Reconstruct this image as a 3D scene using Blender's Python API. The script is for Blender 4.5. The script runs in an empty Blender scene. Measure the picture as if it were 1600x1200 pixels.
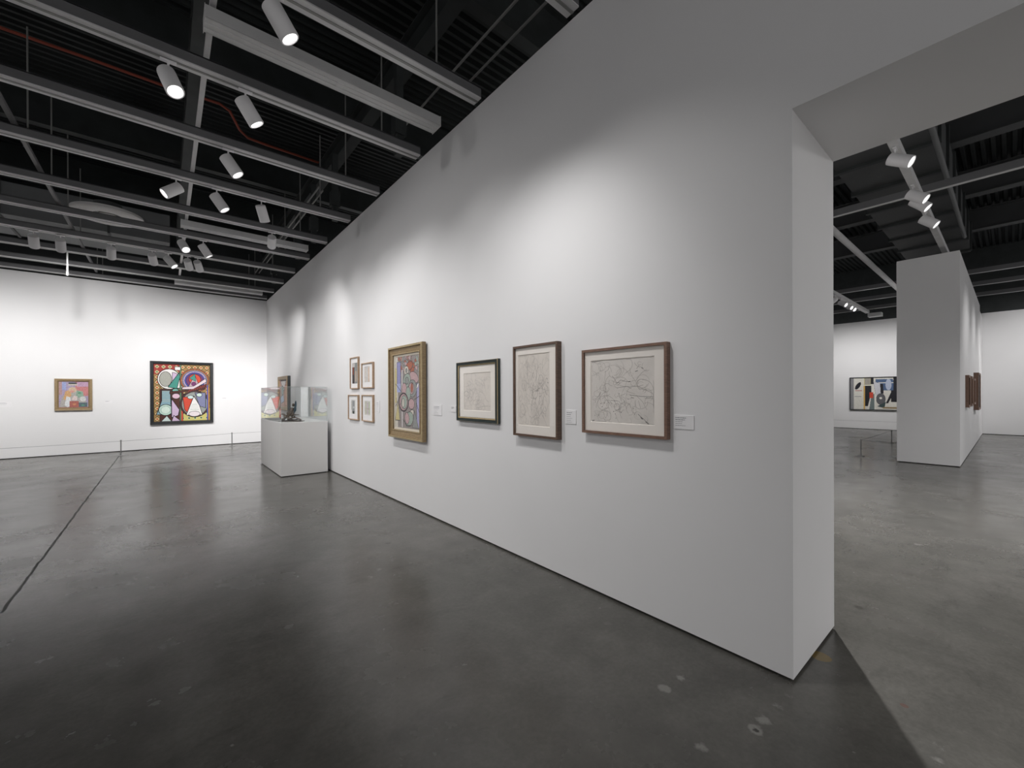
import bpy, math, random
import numpy as np
from mathutils import Vector, Matrix, Quaternion

random.seed(7)
SC = bpy.context.scene
COL = SC.collection
PI = math.pi

# ------------------------------------------------------------------ camera
XM, XB, YL, H, HD, YE = 2.566, 3.364, 15.60, 4.603, 3.058, 0.745
yaw, pitch, roll, fpx, cy = 0.6950, -0.0018, -0.0037, 650.47, 615.87
fw = Vector((math.sin(yaw)*math.cos(pitch), math.cos(yaw)*math.cos(pitch), math.sin(pitch)))
rt = Vector((math.cos(yaw), -math.sin(yaw), 0.0))
up = rt.cross(fw)
r2 = rt*math.cos(roll) + up*math.sin(roll)
u2 = -rt*math.sin(roll) + up*math.cos(roll)
cam_data = bpy.data.cameras.new('camera')
cam_data.sensor_width = 36.0
cam_data.lens = fpx/1600*36
cam_data.shift_y = (cy-600)/1600
cam_data.clip_start = 0.05
cam_data.clip_end = 200
cam = bpy.data.objects.new('camera', cam_data)
COL.objects.link(cam)
m = Matrix((r2, u2, -fw)).transposed().to_4x4()
m.translation = Vector((0, 0, 1.55))
cam.matrix_world = m
SC.camera = cam

# ------------------------------------------------------------------ world, exposure
world = bpy.data.worlds.new('world')
world.use_nodes = True
world.node_tree.nodes['Background'].inputs[0].default_value = (1.0, 0.99, 0.99, 1)
world.node_tree.nodes['Background'].inputs[1].default_value = 0.65
SC.world = world
SC.view_settings.view_transform = 'Standard'
SC.view_settings.look = 'None'
SC.view_settings.gamma = 1.0
SC.view_settings.use_curve_mapping = False
SC.view_settings.exposure = 0.0
SC.cycles.use_denoising = True
SC.cycles.max_bounces = 8
SC.cycles.diffuse_bounces = 5
SC.cycles.transparent_max_bounces = 16
SC.cycles.sample_clamp_indirect = 6.0
LAMP_W = 95.0          # basic power of one track spotlight


# ------------------------------------------------------------------ materials
def mat(name, color, rough=0.6, metal=0.0, spec=0.5, noise=0.0, nscale=8.0, bump=0.0, bscale=60.0):
    mm = bpy.data.materials.new(name)
    mm.use_nodes = True
    nt = mm.node_tree
    b = nt.nodes['Principled BSDF']
    b.inputs['Base Color'].default_value = (*color, 1)
    b.inputs['Roughness'].default_value = rough
    b.inputs['Metallic'].default_value = metal
    b.inputs['Specular IOR Level'].default_value = spec
    tc = nt.nodes.new('ShaderNodeTexCoord')
    if noise > 0:
        n = nt.nodes.new('ShaderNodeTexNoise')
        n.inputs['Scale'].default_value = nscale
        n.inputs['Detail'].default_value = 5
        nt.links.new(tc.outputs['Object'], n.inputs['Vector'])
        r = nt.nodes.new('ShaderNodeValToRGB')
        r.color_ramp.elements[0].position = 0.3
        r.color_ramp.elements[1].position = 0.7
        r.color_ramp.elements[0].color = (*[c*(1-noise) for c in color], 1)
        r.color_ramp.elements[1].color = (*[min(1, c*(1+noise)) for c in color], 1)
        nt.links.new(n.outputs['Fac'], r.inputs['Fac'])
        nt.links.new(r.outputs['Color'], b.inputs['Base Color'])
    if bump > 0:
        n2 = nt.nodes.new('ShaderNodeTexNoise')
        n2.inputs['Scale'].default_value = bscale
        nt.links.new(tc.outputs['Object'], n2.inputs['Vector'])
        bp = nt.nodes.new('ShaderNodeBump')
        bp.inputs['Strength'].default_value = bump
        bp.inputs['Distance'].default_value = 0.002
        nt.links.new(n2.outputs['Fac'], bp.inputs['Height'])
        nt.links.new(bp.outputs['Normal'], b.inputs['Normal'])
    return mm


def wood(name, c1, c2, scale=14.0, stretch=(1, 1, 12), rough=0.5):
    mm = bpy.data.materials.new(name)
    mm.use_nodes = True
    nt = mm.node_tree
    b = nt.nodes['Principled BSDF']
    b.inputs['Roughness'].default_value = rough
    tc = nt.nodes.new('ShaderNodeTexCoord')
    mp = nt.nodes.new('ShaderNodeMapping')
    mp.inputs['Scale'].default_value = stretch
    n = nt.nodes.new('ShaderNodeTexNoise')
    n.inputs['Scale'].default_value = scale
    n.inputs['Detail'].default_value = 6
    r = nt.nodes.new('ShaderNodeValToRGB')
    r.color_ramp.elements[0].position = 0.35
    r.color_ramp.elements[1].position = 0.65
    r.color_ramp.elements[0].color = (*c1, 1)
    r.color_ramp.elements[1].color = (*c2, 1)
    nt.links.new(tc.outputs['Object'], mp.inputs['Vector'])
    nt.links.new(mp.outputs['Vector'], n.inputs['Vector'])
    nt.links.new(n.outputs['Fac'], r.inputs['Fac'])
    nt.links.new(r.outputs['Color'], b.inputs['Base Color'])
    return mm


def emis(name, color, strength):
    mm = bpy.data.materials.new(name)
    mm.use_nodes = True
    b = mm.node_tree.nodes['Principled BSDF']
    b.inputs['Base Color'].default_value = (*color, 1)
    b.inputs['Emission Color'].default_value = (*color, 1)
    b.inputs['Emission Strength'].default_value = strength
    return mm


def sheet_glass(name, tint=(0.97, 0.98, 0.98), ior=1.5):
    mm = bpy.data.materials.new(name)
    mm.use_nodes = True
    nt = mm.node_tree
    nt.nodes.clear()
    out = nt.nodes.new('ShaderNodeOutputMaterial')
    mx = nt.nodes.new('ShaderNodeMixShader')
    fr = nt.nodes.new('ShaderNodeFresnel')
    fr.inputs['IOR'].default_value = ior
    tr = nt.nodes.new('ShaderNodeBsdfTransparent')
    tr.inputs['Color'].default_value = (*tint, 1)
    # the node inverts the index on back faces; undo that so both faces of the thin sheet act alike
    ge = nt.nodes.new('ShaderNodeNewGeometry')
    mi_ = nt.nodes.new('ShaderNodeMapRange')
    mi_.inputs['To Min'].default_value = ior
    mi_.inputs['To Max'].default_value = 1/ior
    nt.links.new(ge.outputs['Backfacing'], mi_.inputs['Value'])
    nt.links.new(mi_.outputs[0], fr.inputs['IOR'])
    gl = nt.nodes.new('ShaderNodeBsdfGlossy')
    gl.inputs['Roughness'].default_value = 0.0
    gl.inputs['Color'].default_value = (1, 1, 1, 1)
    nt.links.new(fr.outputs[0], mx.inputs[0])
    nt.links.new(tr.outputs[0], mx.inputs[1])
    nt.links.new(gl.outputs[0], mx.inputs[2])
    nt.links.new(mx.outputs[0], out.inputs['Surface'])
    return mm


def colour_attr(name, rough=0.6):
    mm = bpy.data.materials.new(name)
    mm.use_nodes = True
    nt = mm.node_tree
    b = nt.nodes['Principled BSDF']
    b.inputs['Roughness'].default_value = rough
    b.inputs['Specular IOR Level'].default_value = 0.3
    a = nt.nodes.new('ShaderNodeAttribute')
    a.attribute_name = 'pigment'
    nt.links.new(a.outputs['Color'], b.inputs['Base Color'])
    return mm


M = {}
M['wall'] = mat('wall_paint', (0.80, 0.795, 0.80), rough=0.75, spec=0.25, noise=0.012, nscale=1.3, bump=0.12, bscale=180)
M['wall_warm'] = M['wall']
M['kerf'] = mat('dark_gap', (0.02, 0.018, 0.016), rough=0.9)
M['plinth'] = mat('plinth_paint', (0.80, 0.79, 0.78), rough=0.55, spec=0.35)
M['deck'] = mat('deck_black_paint', (0.022, 0.026, 0.026), rough=0.7, noise=0.2, nscale=3)
M['steel_dark'] = mat('dark_painted_steel', (0.035, 0.04, 0.04), rough=0.6, noise=0.2, nscale=4)
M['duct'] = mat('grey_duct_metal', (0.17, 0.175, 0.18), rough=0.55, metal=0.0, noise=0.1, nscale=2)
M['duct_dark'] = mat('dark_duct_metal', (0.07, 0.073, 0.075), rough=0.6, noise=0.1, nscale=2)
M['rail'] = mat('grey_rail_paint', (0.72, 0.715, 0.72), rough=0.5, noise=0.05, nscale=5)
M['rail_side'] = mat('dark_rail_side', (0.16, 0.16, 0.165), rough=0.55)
M['channel'] = mat('pale_channel_paint', (0.68, 0.68, 0.68), rough=0.5, noise=0.04, nscale=5)
M['lamp_white'] = mat('lamp_housing_white', (0.86, 0.85, 0.86), rough=0.45)
M['lamp_dark'] = mat('lamp_throat', (0.05, 0.05, 0.055), rough=0.4)
M['lens'] = emis('lamp_lens', (1.0, 0.985, 0.97), 2.6)
M['cond_red'] = mat('red_conduit', (0.30, 0.055, 0.03), rough=0.6)
M['cond_grey'] = mat('grey_conduit', (0.28, 0.28, 0.27), rough=0.4, metal=0.3)
M['disc'] = mat('diffuser_white', (0.85, 0.83, 0.82), rough=0.6)
M['gold'] = wood('gilded_oak', (0.20, 0.135, 0.065), (0.36, 0.26, 0.14), scale=10, stretch=(2, 2, 30))
M['gold_bright'] = mat('gilt_edge', (0.44, 0.34, 0.19), rough=0.4, metal=0.35, noise=0.15, nscale=20)
M['walnut'] = wood('walnut', (0.085, 0.05, 0.035), (0.15, 0.09, 0.062), scale=10, stretch=(2, 2, 25))
M['walnut_light'] = wood('light_walnut', (0.15, 0.085, 0.06), (0.26, 0.155, 0.11), scale=10, stretch=(2, 2, 25))
M['maple'] = wood('pale_maple', (0.40, 0.27, 0.17), (0.54, 0.38, 0.26), scale=10, stretch=(2, 2, 20))
M['green_frame'] = mat('dark_green_frame', (0.018, 0.028, 0.026), rough=0.35)
M['black_frame'] = mat('black_frame', (0.016, 0.018, 0.02), rough=0.35, noise=0.2, nscale=12)
M['mat_board'] = mat('mat_board', (0.93, 0.88, 0.84), rough=0.9, spec=0.1)
M['mat_white'] = mat('mat_board_white', (0.84, 0.83, 0.83), rough=0.9, spec=0.1)
M['paper'] = mat('drawing_paper', (0.80, 0.745, 0.70), rough=0.9, spec=0.1, noise=0.05, nscale=6)
M['paper_cool'] = mat('drawing_paper_cool', (0.78, 0.74, 0.71), rough=0.9, spec=0.1, noise=0.06, nscale=6)
M['pencil'] = mat('pencil_line', (0.50, 0.47, 0.45), rough=0.8)
M['ink'] = mat('ink_line', (0.20, 0.19, 0.19), rough=0.8)
M['card'] = mat('caption_card', (0.83, 0.82, 0.83), rough=0.7)
M['card_ink'] = mat('caption_ink', (0.22, 0.22, 0.24), rough=0.8)
M['slip'] = mat('cream_slip', (0.70, 0.64, 0.54), rough=0.6)
M['bronze'] = mat('patinated_bronze', (0.13, 0.105, 0.09), rough=0.38, metal=0.7, noise=0.45, nscale=14, bump=0.5, bscale=30)
M['steel'] = mat('brushed_steel', (0.32, 0.32, 0.32), rough=0.35, metal=0.7)
M['rope'] = mat('grey_cord', (0.33, 0.33, 0.34), rough=0.8)
M['acrylic'] = sheet_glass('clear_acrylic')
M['acrylic_edge'] = mat('acrylic_edge', (0.52, 0.55, 0.56), rough=0.25)
M['glazing'] = sheet_glass('picture_glass', tint=(0.99, 0.99, 0.985), ior=1.38)
M['paint'] = colour_attr('oil_paint')


def concrete():
    mm = bpy.data.materials.new('polished_concrete')
    mm.use_nodes = True
    nt = mm.node_tree
    N, L = nt.nodes, nt.links
    b = N['Principled BSDF']
    tc = N.new('ShaderNodeTexCoord')

    def noise(scale, detail=6, rough=0.6, vec=None, dist=0.0):
        n = N.new('ShaderNodeTexNoise')
        n.inputs['Scale'].default_value = scale
        n.inputs['Detail'].default_value = detail
        n.inputs['Roughness'].default_value = rough
        n.inputs['Distortion'].default_value = dist
        L.new(vec or tc.outputs['Object'], n.inputs['Vector'])
        return n.outputs['Fac']

    def ramp(fac, stops):
        r = N.new('ShaderNodeValToRGB')
        e = r.color_ramp.elements
        while len(e) < len(stops):
            e.new(0.5)
        for k, (p, c) in enumerate(stops):
            e[k].position = p
            e[k].color = (*c, 1) if isinstance(c, tuple) else (c, c, c, 1)
        L.new(fac, r.inputs['Fac'])
        return r.outputs['Color']

    def mix(kind, fac, a, bb):
        x = N.new('ShaderNodeMix')
        x.data_type = 'RGBA'
        x.blend_type = kind
        for s, v in ((x.inputs[0], fac), (x.inputs[6], a), (x.inputs[7], bb)):
            if hasattr(v, 'is_linked') or hasattr(v, 'links'):
                L.new(v, s)
            else:
                s.default_value = v if not isinstance(v, tuple) else (*v, 1)
        return x.outputs[2]

    def math_(op, a, bb=None, c=None):
        x = N.new('ShaderNodeMath')
        x.operation = op
        for k, v in enumerate((a, bb, c)):
            if v is None:
                continue
            if hasattr(v, 'links'):
                L.new(v, x.inputs[k])
            else:
                x.inputs[k].default_value = v
        return x.outputs[0]

    base = ramp(noise(0.55, 8, 0.62), [(0.3, (0.082, 0.081, 0.072)), (0.5, (0.108, 0.104, 0.094)), (0.72, (0.140, 0.134, 0.122))])
    mid = ramp(noise(3.2, 7, 0.65), [(0.3, 0.80), (0.7, 1.18)])
    c = mix('MULTIPLY', 1.0, base, mid)
    fine = ramp(noise(38, 4, 0.7), [(0.3, 0.88), (0.7, 1.10)])
    c = mix('MULTIPLY', 1.0, c, fine)
    # darker worn smudges, drawn out along the room
    mp = N.new('ShaderNodeMapping')
    mp.inputs['Scale'].default_value = (1.0, 2.6, 1)
    mp.inputs['Rotation'].default_value = (0, 0, 0.15)
    L.new(tc.outputs['Object'], mp.inputs['Vector'])
    sm = ramp(noise(1.7, 5, 0.6, mp.outputs['Vector'], 0.6), [(0.60, 0.0), (0.70, 1.0)])
    c = mix('MULTIPLY', math_('MULTIPLY', sm, 0.55), c, (0.66, 0.66, 0.66))
    # small dark spots
    v = N.new('ShaderNodeTexVoronoi')
    v.inputs['Scale'].default_value = 1.5
    L.new(tc.outputs['Object'], v.inputs['Vector'])
    wob = math_('ADD', v.outputs['Distance'], math_('MULTIPLY', noise(22, 3), 0.05))
    spot = ramp(wob, [(0.060, 1.0), (0.085, 0.0)])
    sel = ramp(v.outputs['Color'], [(0.35, 1.0), (0.45, 0.0)])
    c = mix('MULTIPLY', math_('MULTIPLY', math_('MULTIPLY', spot, sel), 0.6), c, (0.45, 0.44, 0.42))
    # pits with a pale rim near the door
    v2 = N.new('ShaderNodeTexVoronoi')
    v2.inputs['Scale'].default_value = 7.0
    L.new(tc.outputs['Object'], v2.inputs['Vector'])
    d2 = math_('ADD', v2.outputs['Distance'], math_('MULTIPLY', math_('SUBTRACT', noise(28, 4), 0.5), 0.34))
    core = ramp(d2, [(0.06, 1.0), (0.09, 0.0)])
    rim = ramp(d2, [(0.07, 0.0), (0.11, 1.0), (0.17, 1.0), (0.26, 0.0)])
    sel2 = ramp(v2.outputs['Color'], [(0.40, 1.0), (0.44, 0.0)])
    def near(px_, py_, rad):
        vm = N.new('ShaderNodeVectorMath')
        vm.operation = 'DISTANCE'
        L.new(tc.outputs['Object'], vm.inputs[0])
        vm.inputs[1].default_value = (px_, py_, 0)
        dd = math_('ADD', vm.outputs['Value'], math_('MULTIPLY', math_('SUBTRACT', noise(6, 3), 0.5), rad))
        return math_('LESS_THAN', dd, rad)
    patch = math_('MAXIMUM', near(2.12, .82, .42), near(2.62, .18, .40))
    patch = math_('MAXIMUM', patch, ramp(noise(0.9, 2), [(0.62, 0.0), (0.68, 1.0)]))
    k = math_('MULTIPLY', sel2, patch)
    c = mix('MIX', math_('MULTIPLY', math_('MULTIPLY', rim, k), 0.50), c, (0.34, 0.33, 0.31))
    c = mix('MIX', math_('MULTIPLY', math_('MULTIPLY', core, k), 0.75), c, (0.03, 0.03, 0.028))
    # pale flecks
    v3 = N.new('ShaderNodeTexVoronoi')
    v3.inputs['Scale'].default_value = 5.0
    L.new(tc.outputs['Object'], v3.inputs['Vector'])
    fl = ramp(math_('ADD', v3.outputs['Distance'], math_('MULTIPLY', noise(60, 2), 0.05)), [(0.050, 1.0), (0.072, 0.0)])
    c = mix('MIX', math_('MULTIPLY', math_('MULTIPLY', fl, ramp(v3.outputs['Color'], [(0.3, 1.0), (0.4, 0.0)])), 0.5), c, (0.36, 0.35, 0.33))
    # rusty yellow stain at the foot of the door jamb, small red mark on the threshold
    c = mix('MIX', math_('MULTIPLY', near(2.95, .72, .05), 0.7), c, (0.24, 0.16, 0.04))
    c = mix('MIX', math_('MULTIPLY', near(2.80, .34, .016), 0.4), c, (0.15, 0.04, 0.03))
    # sawn joints
    sx = N.new('ShaderNodeSeparateXYZ')
    L.new(tc.outputs['Object'], sx.inputs[0])
    wv = math_('MULTIPLY', math_('SUBTRACT', noise(5, 2), 0.5), 0.03)
    dx = math_('ABSOLUTE', math_('ADD', math_('ADD', sx.outputs['X'], 0.90), wv))
    j1 = math_('MULTIPLY', math_('LESS_THAN', dx, 0.010), math_('GREATER_THAN', sx.outputs['Y'], 4.6))
    line2 = math_('SUBTRACT', math_('SUBTRACT', sx.outputs['Y'], 12.30), math_('MULTIPLY', sx.outputs['X'], 0.297))
    j2 = math_('MULTIPLY', math_('LESS_THAN', math_('ABSOLUTE', math_('ADD', line2, math_('MULTIPLY', wv, 5.0))), 0.035),
               math_('GREATER_THAN', sx.outputs['X'], -0.9))
    j2 = math_('MULTIPLY', j2, math_('LESS_THAN', sx.outputs['X'], 2.4))
    c = mix('MULTIPLY', math_('MULTIPLY', j1, 0.8), c, (0.22, 0.34, 0.33))
    c = mix('MULTIPLY', math_('MULTIPLY', j2, 0.7), c, (0.5, 0.5, 0.5))
    L.new(c, b.inputs['Base Color'])
    rr = ramp(noise(1.4, 6, 0.6), [(0.3, 0.20), (0.7, 0.30)])
    L.new(math_('MINIMUM', math_('ADD', rr, math_('ADD', math_('MULTIPLY', j1, 0.30), math_('MULTIPLY', j2, 0.15))), 1.0), b.inputs['Roughness'])
    b.inputs['Specular IOR Level'].default_value = 0.5
    bp = N.new('ShaderNodeBump')
    bp.inputs['Strength'].default_value = 0.05
    bp.inputs['Distance'].default_value = 0.01
    L.new(noise(7, 5), bp.inputs['Height'])
    L.new(bp.outputs['Normal'], b.inputs['Normal'])
    return mm


M['floor'] = concrete()


# ------------------------------------------------------------------ mesh helpers
class MB:
    def __init__(self):
        self.v, self.f, self.mi = [], [], []

    def box(self, x0, x1, y0, y1, z0, z1, mi=0):
        k = len(self.v)
        self.v += [(x0, y0, z0), (x1, y0, z0), (x1, y1, z0), (x0, y1, z0), (x0, y0, z1), (x1, y0, z1), (x1, y1, z1), (x0, y1, z1)]
        for q in ((0, 3, 2, 1), (4, 5, 6, 7), (0, 1, 5, 4), (1, 2, 6, 5), (2, 3, 7, 6), (3, 0, 4, 7)):
            self.f.append(tuple(k+i for i in q))
            self.mi.append(mi)
        return self

    def quad(self, a, b, c, d, mi=0):
        k = len(self.v)
        self.v += [a, b, c, d]
        self.f.append((k, k+1, k+2, k+3))
        self.mi.append(mi)
        return self

    def prism(self, pts, lo, hi, axis='x', mi=0):
        """closed outline pts (a,b) swept between lo and hi along an axis"""
        n, k = len(pts), len(self.v)
        for t in (lo, hi):
            for a, b in pts:
                self.v.append((t, a, b) if axis == 'x' else (a, t, b) if axis == 'y' else (a, b, t))
        for i in range(n):
            j = (i+1) % n
            self.f.append((k+i, k+j, k+n+j, k+n+i))
            self.mi.append(mi)
        self.f.append(tuple(k+i for i in reversed(range(n))))
        self.f.append(tuple(k+n+i for i in range(n)))
        self.mi += [mi, mi]
        return self

    def ring(self, c, ax, prof, n=24, mi=0, cap0=True, cap1=True):
        """turned shape: prof = [(t, radius)] along axis ax from centre c"""
        ax = Vector(ax).normalized()
        a = ax.orthogonal().normalized()
        b = ax.cross(a)
        k = len(self.v)
        for t, r in prof:
            for i in range(n):
                w = 2*PI*i/n
                self.v.append(tuple(Vector(c) + ax*t + (a*math.cos(w)+b*math.sin(w))*r))
        for s in range(len(prof)-1):
            for i in range(n):
                j = (i+1) % n
                self.f.append((k+s*n+i, k+s*n+j, k+(s+1)*n+j, k+(s+1)*n+i))
                self.mi.append(mi)
        if cap0:
            self.f.append(tuple(k+i for i in reversed(range(n))))
            self.mi.append(mi)
        if cap1:
            q = k+(len(prof)-1)*n
            self.f.append(tuple(q+i for i in range(n)))
            self.mi.append(mi)
        return self

    def cyl(self, p, q, r, r1=None, n=12, mi=0):
        p, q = Vector(p), Vector(q)
        return self.ring(p, q-p, [(0, r), ((q-p).length, r if r1 is None else r1)], n, mi)

    def tube(self, pts, r, n=8, mi=0):
        pts = [Vector(p) for p in pts]
        k = len(self.v)
        rad = r if isinstance(r, (list, tuple)) else [r]*len(pts)
        ref = None
        for i, p in enumerate(pts):
            t = (pts[min(i+1, len(pts)-1)] - pts[max(i-1, 0)]).normalized()
            if ref is None:
                ref = t.orthogonal().normalized()
            ref = (ref - t*ref.dot(t)).normalized()
            b = t.cross(ref)
            for s in range(n):
                w = 2*PI*s/n
                self.v.append(tuple(p + (ref*math.cos(w)+b*math.sin(w))*rad[i]))
        for i in range(len(pts)-1):
            for s in range(n):
                j = (s+1) % n
                self.f.append((k+i*n+s, k+i*n+j, k+(i+1)*n+j, k+(i+1)*n+s))
                self.mi.append(mi)
        self.f.append(tuple(k+s for s in reversed(range(n))))
        q = k+(len(pts)-1)*n
        self.f.append(tuple(q+s for s in range(n)))
        self.mi += [mi, mi]
        return self

    def ball(self, c, rx, ry, rz, n=12, m_=8, rot=None, mi=0):
        k = len(self.v)
        R = rot or Matrix.Identity(3)
        for j in range(1, m_):
            ph = PI*j/m_
            for i in range(n):
                w = 2*PI*i/n
                self.v.append(tuple(Vector(c)+R @ Vector((rx*math.sin(ph)*math.cos(w), ry*math.sin(ph)*math.sin(w), rz*math.cos(ph)))))
        top, bot = len(self.v), len(self.v)+1
        self.v += [tuple(Vector(c)+R @ Vector((0, 0, rz))), tuple(Vector(c)+R @ Vector((0, 0, -rz)))]
        for j in range(m_-2):
            for i in range(n):
                i2 = (i+1) % n
                self.f.append((k+j*n+i, k+(j+1)*n+i, k+(j+1)*n+i2, k+j*n+i2))
                self.mi.append(mi)
        for i in range(n):
            i2 = (i+1) % n
            self.f.append((top, k+i, k+i2))
            self.f.append((bot, k+(m_-2)*n+i2, k+(m_-2)*n+i))
            self.mi += [mi, mi]
        return self

    def build(self, name, mats, parent=None, smooth=False, loc=None, bevel=0.0):
        me = bpy.data.meshes.new(name)
        me.from_pydata(self.v, [], self.f)
        for mm in (mats if isinstance(mats, (list, tuple)) else [mats]):
            me.materials.append(mm)
        me.polygons.foreach_set('material_index', self.mi)
        if smooth:
            me.polygons.foreach_set('use_smooth', [True]*len(me.polygons))
            try:
                me.set_sharp_from_angle(angle=math.radians(40))
            except Exception:
                pass
        me.update()
        o = bpy.data.objects.new(name, me)
        COL.objects.link(o)
        if parent:
            o.parent = parent
        if loc:
            o.location = loc
        if bevel:
            md = o.modifiers.new('bevel', 'BEVEL')
            md.width = bevel
            md.segments = 2
            md.limit_method = 'ANGLE'
        return o


def tag(o, label=None, cat=None, group=None, kind=None):
    if label:
        o['label'] = label
    if cat:
        o['category'] = cat
    if group:
        o['group'] = group
    if kind:
        o['kind'] = kind
    return o


def empty(name, loc, rz=0.0):
    o = bpy.data.objects.new(name, None)
    o.empty_display_size = 0.1
    COL.objects.link(o)
    o.location = loc
    o.rotation_euler = (0, 0, rz)
    return o


def struct(name, mb, m_, bevel=0.0):
    return tag(mb.build(name, m_, bevel=bevel), kind='structure')


# ------------------------------------------------------------------ the setting
X0, X1, Y0, Y1 = -9.0, 23.4, -9.0, YL       # outer extent
fl = MB()
fl.quad((X0-.3, Y0-.3, 0), (X1+.3, Y0-.3, 0), (X1+.3, Y1+.3, 0), (X0-.3, Y1+.3, 0))
struct('floor', fl, M['floor'])

G = 0.018    # open joint between the wall boards and the slab
w = MB()
w.box(XM, XB, YE, Y1, G, H).box(XM, XB, -2.4, YE, HD, H).box(XM, XB, Y0, -2.4, G, H)
struct('wall_right', w, M['wall'])
w = MB()
w.box(XM+.02, XB-.02, YE+.02, Y1, 0, G).box(XM+.02, XB-.02, Y0, -2.42, 0, G)
struct('trim_1', w, M['kerf'])
w = MB()
w.box(X0, XM, YL, YL+.25, G, 4.55).box(X0, XM, YL+.02, YL+.25, 0, G, 1)
w.box(X0, XM, YL+.001, YL+.24, 4.55, H, 0)
struct('wall_left', w, [M['wall'], M['kerf']])
struct('wall_back', MB().box(X0-.25, X0, 2.0, Y1+.25, 0, H), M['wall'])
# the second room
w = MB()
w.box(22.56, 22.8, 1.5, 11, G, 4.52).box(22.60, 22.8, 1.5, 11, 0, G, 1)
struct('wall_far', w, [M['wall'], M['kerf']])
w = MB()
w.box(23.0, 23.25, Y0, 1.5, G, 4.42).box(23.04, 23.25, Y0, 1.5, 0, G, 1)
struct('wall_far_right', w, [M['wall'], M['kerf']])
struct('wall_side', MB().box(XB, 22.56, 11, 11.25, 0, 4.5), M['wall'])
CX, C1, C2, HC, CE = 12.512, 1.633, 0.674, 4.45, 21.03
w = MB()
w.box(CX, CE, C2, C1, G, HC).box(CX+.03, CE, C2+.02, C1-.02, 0, G, 1)
struct('wall_middle', w, [M['wall'], M['kerf']])
w = MB()
w.box(CE, 22.99, C2+.004, C1-.2, G, 4.28).box(CE, 22.99, C2+.02, C1-.22, 0, G, 1)
struct('wall_middle_end', w, [M['wall'], M['kerf']])

# corrugated deck: ribs along X
pitch_, ZD = 0.15, 6.95
vs, fs = [], []
n = int((Y1+.3-(Y0-.3))/pitch_)
prof = []
for i in range(n+1):
    y = Y0-.3+i*pitch_
    prof += [(y, ZD+.04), (y+.05, ZD+.04), (y+.075, ZD-.03), (y+.125, ZD-.03)]
for y, z in prof:
    vs += [(X0-.3, y, z), (X1+.3, y, z)]
for i in range(len(prof)-1):
    fs.append((2*i, 2*i+1, 2*i+3, 2*i+2))
dk = MB()
dk.v, dk.f, dk.mi = vs, fs, [0]*len(fs)
struct('ceiling', dk, M['deck'])
# dark upper walls between the gallery partitions and the deck
w = MB()
w.box(X0-.25, X1+.3, YL+.25, YL+.5, H-.2, 7.1).box(X1+.1, X1+.35, Y0, Y1+.5, H-.4, 7.1)
struct('wall_upper', w, M['steel_dark'])


def ibeam(name, axis, c, lo, hi, z0, h=0.36, wd=0.2, label='', group=None, m_='steel_dark', cat='beam'):
    t = 0.018
    hw = wd/2
    pts = [(c-hw, z0), (c+hw, z0), (c+hw, z0+t), (c+t/2, z0+t), (c+t/2, z0+h-t), (c+hw, z0+h-t), (c+hw, z0+h),
           (c-hw, z0+h), (c-hw, z0+h-t), (c-t/2, z0+h-t), (c-t/2, z0+t), (c-hw, z0+t)]
    if axis == 'y':
        o = MB().prism([(a, b) for a, b in pts], lo, hi, 'y').build(name, M[m_])
    else:
        o = MB().prism(pts, lo, hi, 'x').build(name, M[m_])
    tag(o, label, cat, group)
    return o


# joists under the deck (along X) and girders carrying them (along Y)
jl = ['black steel joist under the deck above the ceiling grid, nearest the viewer',
      'black steel joist with the red conduit clipped along its lower edge',
      'black steel joist crossing above the round white diffuser',
      'black steel joist farthest back, close to the white end wall']
for y, l in zip((4.15, 7.45, 10.7, 13.6), jl):
    ibeam('ceiling_joist', 'x', y, X0, XB+6, 6.2, h=.7, wd=.16, label=l, group='black joists over the left gallery')
gl_ = [(-3.4, 'dark girder running over the far left corner of the ceiling'),
       (0.34, 'dark girder directly above the long grey cross rail with the hanging spotlights'),
       (2.45, 'dark girder running beside the top of the long white partition')]
for x, l in gl_:
    ibeam('ceiling_girder', 'y', x, Y0, Y1, 5.78, h=.36, wd=.17, label=l, group='dark girders over the left gallery')

# ------------------------------------------------------------------ the lighting grid, left gallery
RZ = 4.615
rail_y = [2.26, 3.59, 4.93, 6.25, 7.55, 8.92, 10.25, 11.62, 12.93, 14.25, 15.38]
ords = ['just above the viewer, out at the top edge', 'topmost in the photo, crossing the upper left corner to the partition',
        'holding the two big spotlights, second visible from the top', 'third visible from the top, with one spotlight hanging from it',
        'fourth visible from the top, with three spotlights', 'fifth from the top, just in front of the short pale channel',
        'crossing in front of the round white diffuser', 'lower down, carrying the row of seven white spotlights',
        'behind the row of seven spotlights, lit bright from below', 'second nearest to the white end wall', 'nearest the white end wall, along its top edge']
for k, y in enumerate(rail_y):
    root = empty('ceiling_rail', (0, y, RZ))
    tag(root, 'long grey ceiling rail ' + ords[k], 'ceiling rail', 'parallel grey rails of the left gallery')
    b = MB()
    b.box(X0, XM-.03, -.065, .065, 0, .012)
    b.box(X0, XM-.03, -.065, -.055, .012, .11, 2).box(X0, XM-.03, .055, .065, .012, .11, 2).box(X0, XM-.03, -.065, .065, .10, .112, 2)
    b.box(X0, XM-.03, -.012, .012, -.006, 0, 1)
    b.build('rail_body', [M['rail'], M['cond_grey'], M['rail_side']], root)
    for x in ((-4.6, -1.25, 2.05) if abs(y-12.93) > .1 else ()):
        MB().cyl((x, 0, .11), (x, 0, 1.35), .009, n=6).build('hanger_rod', M['cond_grey'], root)

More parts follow.
